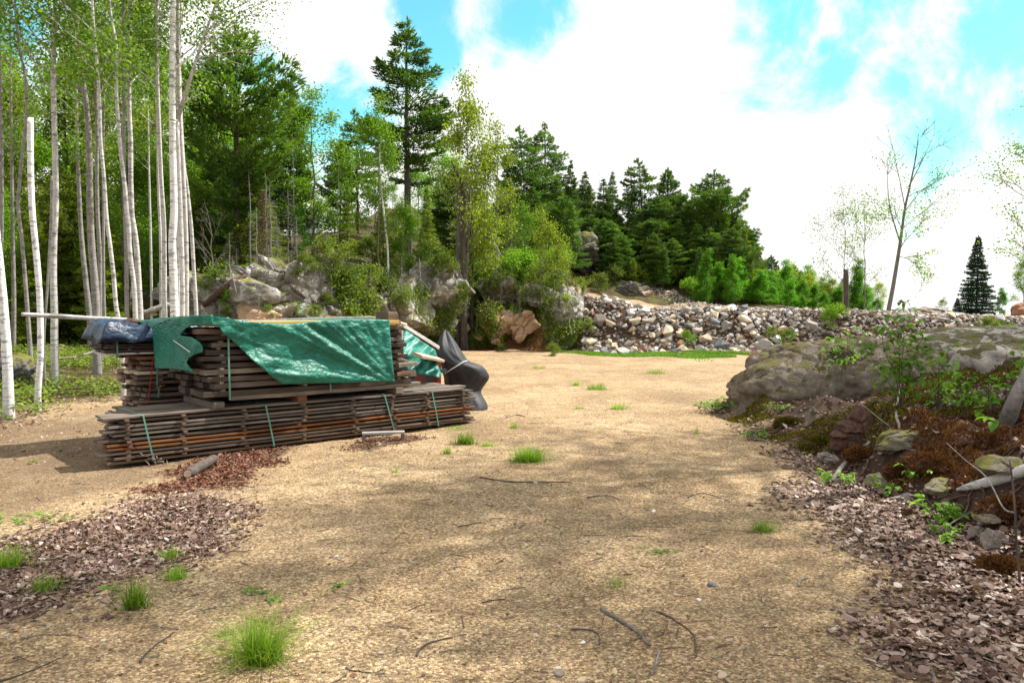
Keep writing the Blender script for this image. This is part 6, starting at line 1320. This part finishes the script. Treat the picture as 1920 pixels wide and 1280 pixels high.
for i, (px, py, Y, st, lf_, nl, lb) in enumerate(SP_):
    p = hit(px, py) if i not in (1, 5) else at(px, py, Y)
    if i not in (1, 5, 8) and py < 860: st = [tuple(q * (p[1] / Y) for q in c_) for c_ in st]
    leafy('sapling' if st[0][2] > .3 else 'seedling', lb, 'young plant', p, st, lf_, nl, 500 + i, group='young plants of the mound')
RO = [(60, 972, 'flat green weed patch left of the lower left leaf drift', .05, 22, .20), (472, 1108, 'small flat dark green weed above the largest grass clump', .045, 5, .03), (636, 1098, 'small pale green weed in the lower middle of the gravel', .04, 6, .04), (1232, 1040, 'bright green flat weed in the lower right gravel', .04, 9, .05),
      (205, 1103, 'little green leaf at the foot of the upright coarse clump', .05, 4, .03), (520, 1120, 'yellowish weed leaves right above the largest grass clump', .04, 5, .04), (437, 1000, 'tiny lime weed right of the leaf drift', .03, 4, .02)]
for i, (px, py, lb, lf_, n, sp) in enumerate(RO):
    rgx = rng(900 + i); c = gp(px, py); q = c[:2] + rgx.normal(0, 1, (n * 3, 2)) * [sp, sp * .5]; D = rdir(rgx, n * 3) * [1, 1, .2]; mb = MB(); sz = lf_ * rgx.uniform(.5, 1.1, n * 3)
    mb.add(*inst(LF_V, LF_F, onG(q[:, 0], q[:, 1], .012), frames(D, rgx, .4), np.stack([sz * .55, sz, sz], 1), rgx.uniform(.2, .7, n * 3))); V, F_, A_ = mb.get(); solo('weed_patch', V, F_, 'plant_leaves', lb, 'weed', 'flat weeds on the gravel', var=A_)['kind'] = 'stuff' if n > 8 else 'thing'

# ------------------------------------------------------------------ sticks, logs and stones lying on the ground
def gstick(pts, r, mat, label, name='stick', cat='stick', n=6, jag=.002):
    P = np.array([gp(*p) for p in pts]); P[:, 2] = H(P[:, 0], P[:, 1]) + r * .8; P = smooth_path(P, 5); P = P + rng(int(pts[0][0])).normal(0, jag, P.shape); rr = r * (1 - .5 * np.linspace(0, 1, len(P)))
    V, F_ = tube(P, rr, n); solo(name, V, F_, mat, label, cat, 'sticks lying on the gravel', smooth=True)
for pts, r, m, lb in [
 ([(1127, 1140), (1160, 1163), (1190, 1185), (1218, 1212)], .011, 'grey_bark', 'thickest dark stick lying diagonally in the lower right gravel'),
 ([(1072, 1173), (1105, 1177), (1123, 1190), (1124, 1208)], .005, 'twig_bark', 'thin hooked twig left of the thickest stick'),
 ([(1232, 1149), (1268, 1170), (1300, 1200), (1306, 1235)], .0055, 'twig_bark', 'thin curved twig right of the thickest stick'),
 ([(1235, 1225), (1231, 1245), (1222, 1264)], .007, 'dead_bark', 'short whitish stick below the thickest stick'),
 ([(900, 897), (960, 905), (1020, 907), (1070, 906)], .008, 'twig_bark', 'long dark stick lying across the gravel below the big dense grass clump'),
 ([(780, 1226), (800, 1205), (850, 1190)], .006, 'twig_bark', 'forked dry twig at the bottom centre'), ([(262, 1240), (275, 1222), (325, 1187)], .006, 'twig_bark', 'bent dark twig left of the largest grass clump'),
 ([(0, 1275), (60, 1255), (130, 1225)], .004, 'twig_bark', 'long thin twig in the bottom left corner'), ([(905, 1123), (940, 1118), (965, 1125)], .004, 'twig_bark', 'thin reddish twig in the middle of the near gravel'),
 ([(1497, 1105), (1502, 1092), (1515, 1087)], .008, 'dead_bark', 'curled pale stick at the edge of the right leaf litter'), ([(740, 1010), (755, 998), (765, 1000)], .003, 'twig_bark', 'tiny dark twig left of centre on the gravel'),
 ([(1100, 932), (1135, 928), (1170, 936)], .004, 'twig_bark', 'thin twig below the long dark stick on the right'), ([(420, 915), (450, 912), (478, 915)], .006, 'twig_bark', 'dark twig below the bark chips'),
 ([(1345, 955), (1352, 963), (1345, 975)], .004, 'dead_bark', 'pale curved twig left of the right leaf litter'), ([(1560, 1037), (1600, 1030), (1640, 1020)], .006, 'dead_bark', 'pale stick half buried in the right leaf litter'),
 ([(648, 1250), (690, 1258), (720, 1252)], .004, 'twig_bark', 'thin twig at the bottom edge left of centre'), ([(1290, 930), (1320, 925), (1370, 940)], .004, 'twig_bark', 'faint twig at the left margin of the right leaf litter'),
 ([(950, 784), (968, 780), (985, 784)], .012, 'dead_bark', 'pale broken stick beyond the tiny grass clump right of the lumber'), ([(860, 985), (900, 978), (930, 985)], .004, 'twig_bark', 'small twig on the shaded gravel in the centre')]: gstick(pts, r, m, lb)
# short dark log with pale cut end
c = gp(352, 897); e = gp(402, 868); c[2] = .045; e[2] = .05
t = thing('log', 'short dark bark covered log among the bark chips in front of the long bundle', 'log', (c[0], c[1], 0)); V, F_ = tube(smooth_path([c, (c + e) / 2 + [0.01, 0, .006], e]), [.048, .05, .051, .05, .05, .052, .05, .049, .048, .046, .044, .042, .04], 12); ob('bark', mesh('bark', V - [c[0], c[1], 0], F_, 'pine_bark', np.zeros(len(V)), True), t)
d = (c - e) / np.linalg.norm(c - e); V, F_ = tube([c - [c[0], c[1], 0] + d * .0, c - [c[0], c[1], 0] + d * .006], .036, 12); ob('cut_end', mesh('cut_end', V, F_, 'pale_wood'), t)
px_tube('birch_log', [(1795, 925, 0, .03), (1830, 919, 0, .04), (1880, 909, 0, .05), (1945, 893, 0, .07)], [.012, .034, .042, .045], 'white_bark', 'broken white birch log lying on the rust coloured moss at the right edge', 'log', n=12)
px_tube('leaning_trunk', [(1886, 792, 0, -.02), (1903, 750, 7.0), (1925, 705, 6.95), (1975, 600, 6.8), (2040, 470, 6.6), (2120, 250, 6.4), (2180, 0, 6.3), (2220, -250, 6.2)], [.075, .062, .056, .05, .045, .038, .03, .015], 'dim_bark', 'dark leaning trunk cut by the right edge above the mound', 'tree trunk', n=12)
px_tube('thin_stem', [(1912, 1090, 3.9), (1905, 1000, 3.9), (1900, 920, 3.92), (1893, 862, 3.95)], [.007, .006, .005, .004], 'twig_bark', 'thin dark upright stem at the right edge in front of the birch log', 'twig', n=8, jag=.001)
px_tube('thin_stem', [(1900, 960, 3.95), (1880, 950, 4.1), (1850, 895, 4.4), (1810, 862, 4.7), (1775, 830, 5.0)], [.004, .004, .003, .0025], 'dead_bark', 'thin bare twig arching left from the dark upright stem', 'twig')
px_tube('bare_stick', [(1560, 905, 0, .02), (1590, 872, 0, .05), (1632, 838, 0, .05)], [.022, .02, .016], 'dead_bark', 'brown stick leaning against the mound foot below the rotten stump', 'stick', jag=.003)
px_tube('bare_stick', [(1688, 808, 0, .02), (1680, 785, 0, .05), (1685, 750, 0, .08), (1690, 735, 0, .12)], [.014, .013, .010, .008], 'dead_bark', 'pale bent root stick below the tallest sapling', 'stick', jag=.002)
px_tube('bare_stick', [(1612, 790, 0, .20), (1640, 800, 0, .12), (1672, 806, 0, .02)], [.005, .005, .004], 'dead_bark', 'thin white stick crossing the rotten stump', 'stick')
px_tube('bare_stick', [(1690, 752, 0, .03), (1760, 742, 0, .06), (1840, 737, 0, .05)], [.010, .009, .006], 'twig_bark', 'long dark branch lying below the slab behind the saplings', 'branch')
px_tube('bare_stick', [(1740, 1010, 0, .01), (1825, 975, 0, .06), (1838, 1000, 0, .02)], [.004, .006, .004], 'dead_bark', 'crooked pale twig beside the upright greyish stone', 'twig')
# notable stones on the gravel
for i, (px, py, s, m, lb) in enumerate([(1004, 1187, .022, 'tan_stone', 'rounded tan pebble in the lower middle'), (1093, 1200, .017, 'white_stone', 'white pebble right of the tan one in the lower middle'), (1124, 1037, .024, 'tan_stone', 'flat cream pebble in the centre gravel'), (714, 1222, .016, 'tan_stone', 'pinkish pebble at the bottom left of centre'),
    (1090, 1269, .024, 'tan_stone', 'buff pebble at the bottom edge'), (1050, 1256, .03, 'brown_stone', 'flat brown stone at the bottom edge'), (1333, 1205, .022, 'tan_stone', 'cream pebble left of the right leaf litter at the bottom'), (1355, 1270, .026, 'tan_stone', 'greyish pebble at the bottom below the cream one'),
    (1310, 1130, .016, 'white_stone', 'angular white pebble left of the right leaf litter'), (646, 942, .020, 'tan_stone', 'yellowish pebble left of centre on the gravel'), (266, 944, .04, 'rust_stone', 'reddish brown flat stone above the lower left leaf drift'), (1225, 955, .022, 'white_stone', 'white chip right of centre on the gravel'),
    (895, 1024, .016, 'tan_stone', 'small round pebble in the centre'), (1080, 1136, .014, 'tan_stone', 'small cream pebble above the tan and white pair'), (631, 1046, .018, 'white_stone', 'small white flake left of centre'), (1334, 1104, .028, 'dark_stone', 'small dark clod left of the right leaf litter'), (1005, 908, .02, 'white_stone', 'white chip under the long dark stick'), (1355, 937, .02, 'tan_stone', 'tan pebble at the left margin of the right leaf litter')]):
    V, T = rock_shape(800 + i, 3, 10, .04, (1, .75, .5), .4); c = gp(px, py); tag(ob('pebble', mesh('pebble', V * s, [T], m, None, True), None, (c[0], c[1], Hs(c[0], c[1]) + s * .25), (0, 0, i)), lb, 'pebble', 'larger pebbles lying on the gravel')

# look-alikes that remain get their order in the picture
from bpy_extras.object_utils import world_to_camera_view
bpy.context.view_layer.update()
byl = {}
for o in bpy.data.objects:
    if o.parent is None and o.get('category') and o.get('label'): byl.setdefault(o['label'], []).append(o)
ORD = ['leftmost', 'second from left', 'third from left', 'fourth from left', 'fifth from left', 'sixth from left', 'seventh from left', 'eighth from left', 'ninth from left', 'tenth from left', 'eleventh from left', 'twelfth from left'] + ['number %d from left' % k for k in range(13, 21)]
for lb, os_ in byl.items():
    if 2 <= len(os_) <= 20:
        os_.sort(key=lambda o: world_to_camera_view(sc, cam, o.matrix_world.translation).x)
        for i, o in enumerate(os_): o['label'] = (ORD[i] if i < len(os_) - 1 or len(os_) == 1 else 'rightmost') + ' ' + lb

for o in bpy.data.objects:
    if o.get('label') and len(o['label'].split()) > 16: o['label'] = o['label'].replace(', at the right','').replace('tall tree at the right hand side of the clearing, shading', 'tall tree right of the clearing, shading').replace(' in the dense mixed woods', ' in dense woods').replace('second from left', 'second').replace(' crowding the ridge woods', ' on the ridge').replace(' in the bank tangle', ' on the bank')
    if o.get('label') and len(o['label'].split()) > 16: print('LONG', o['label'])
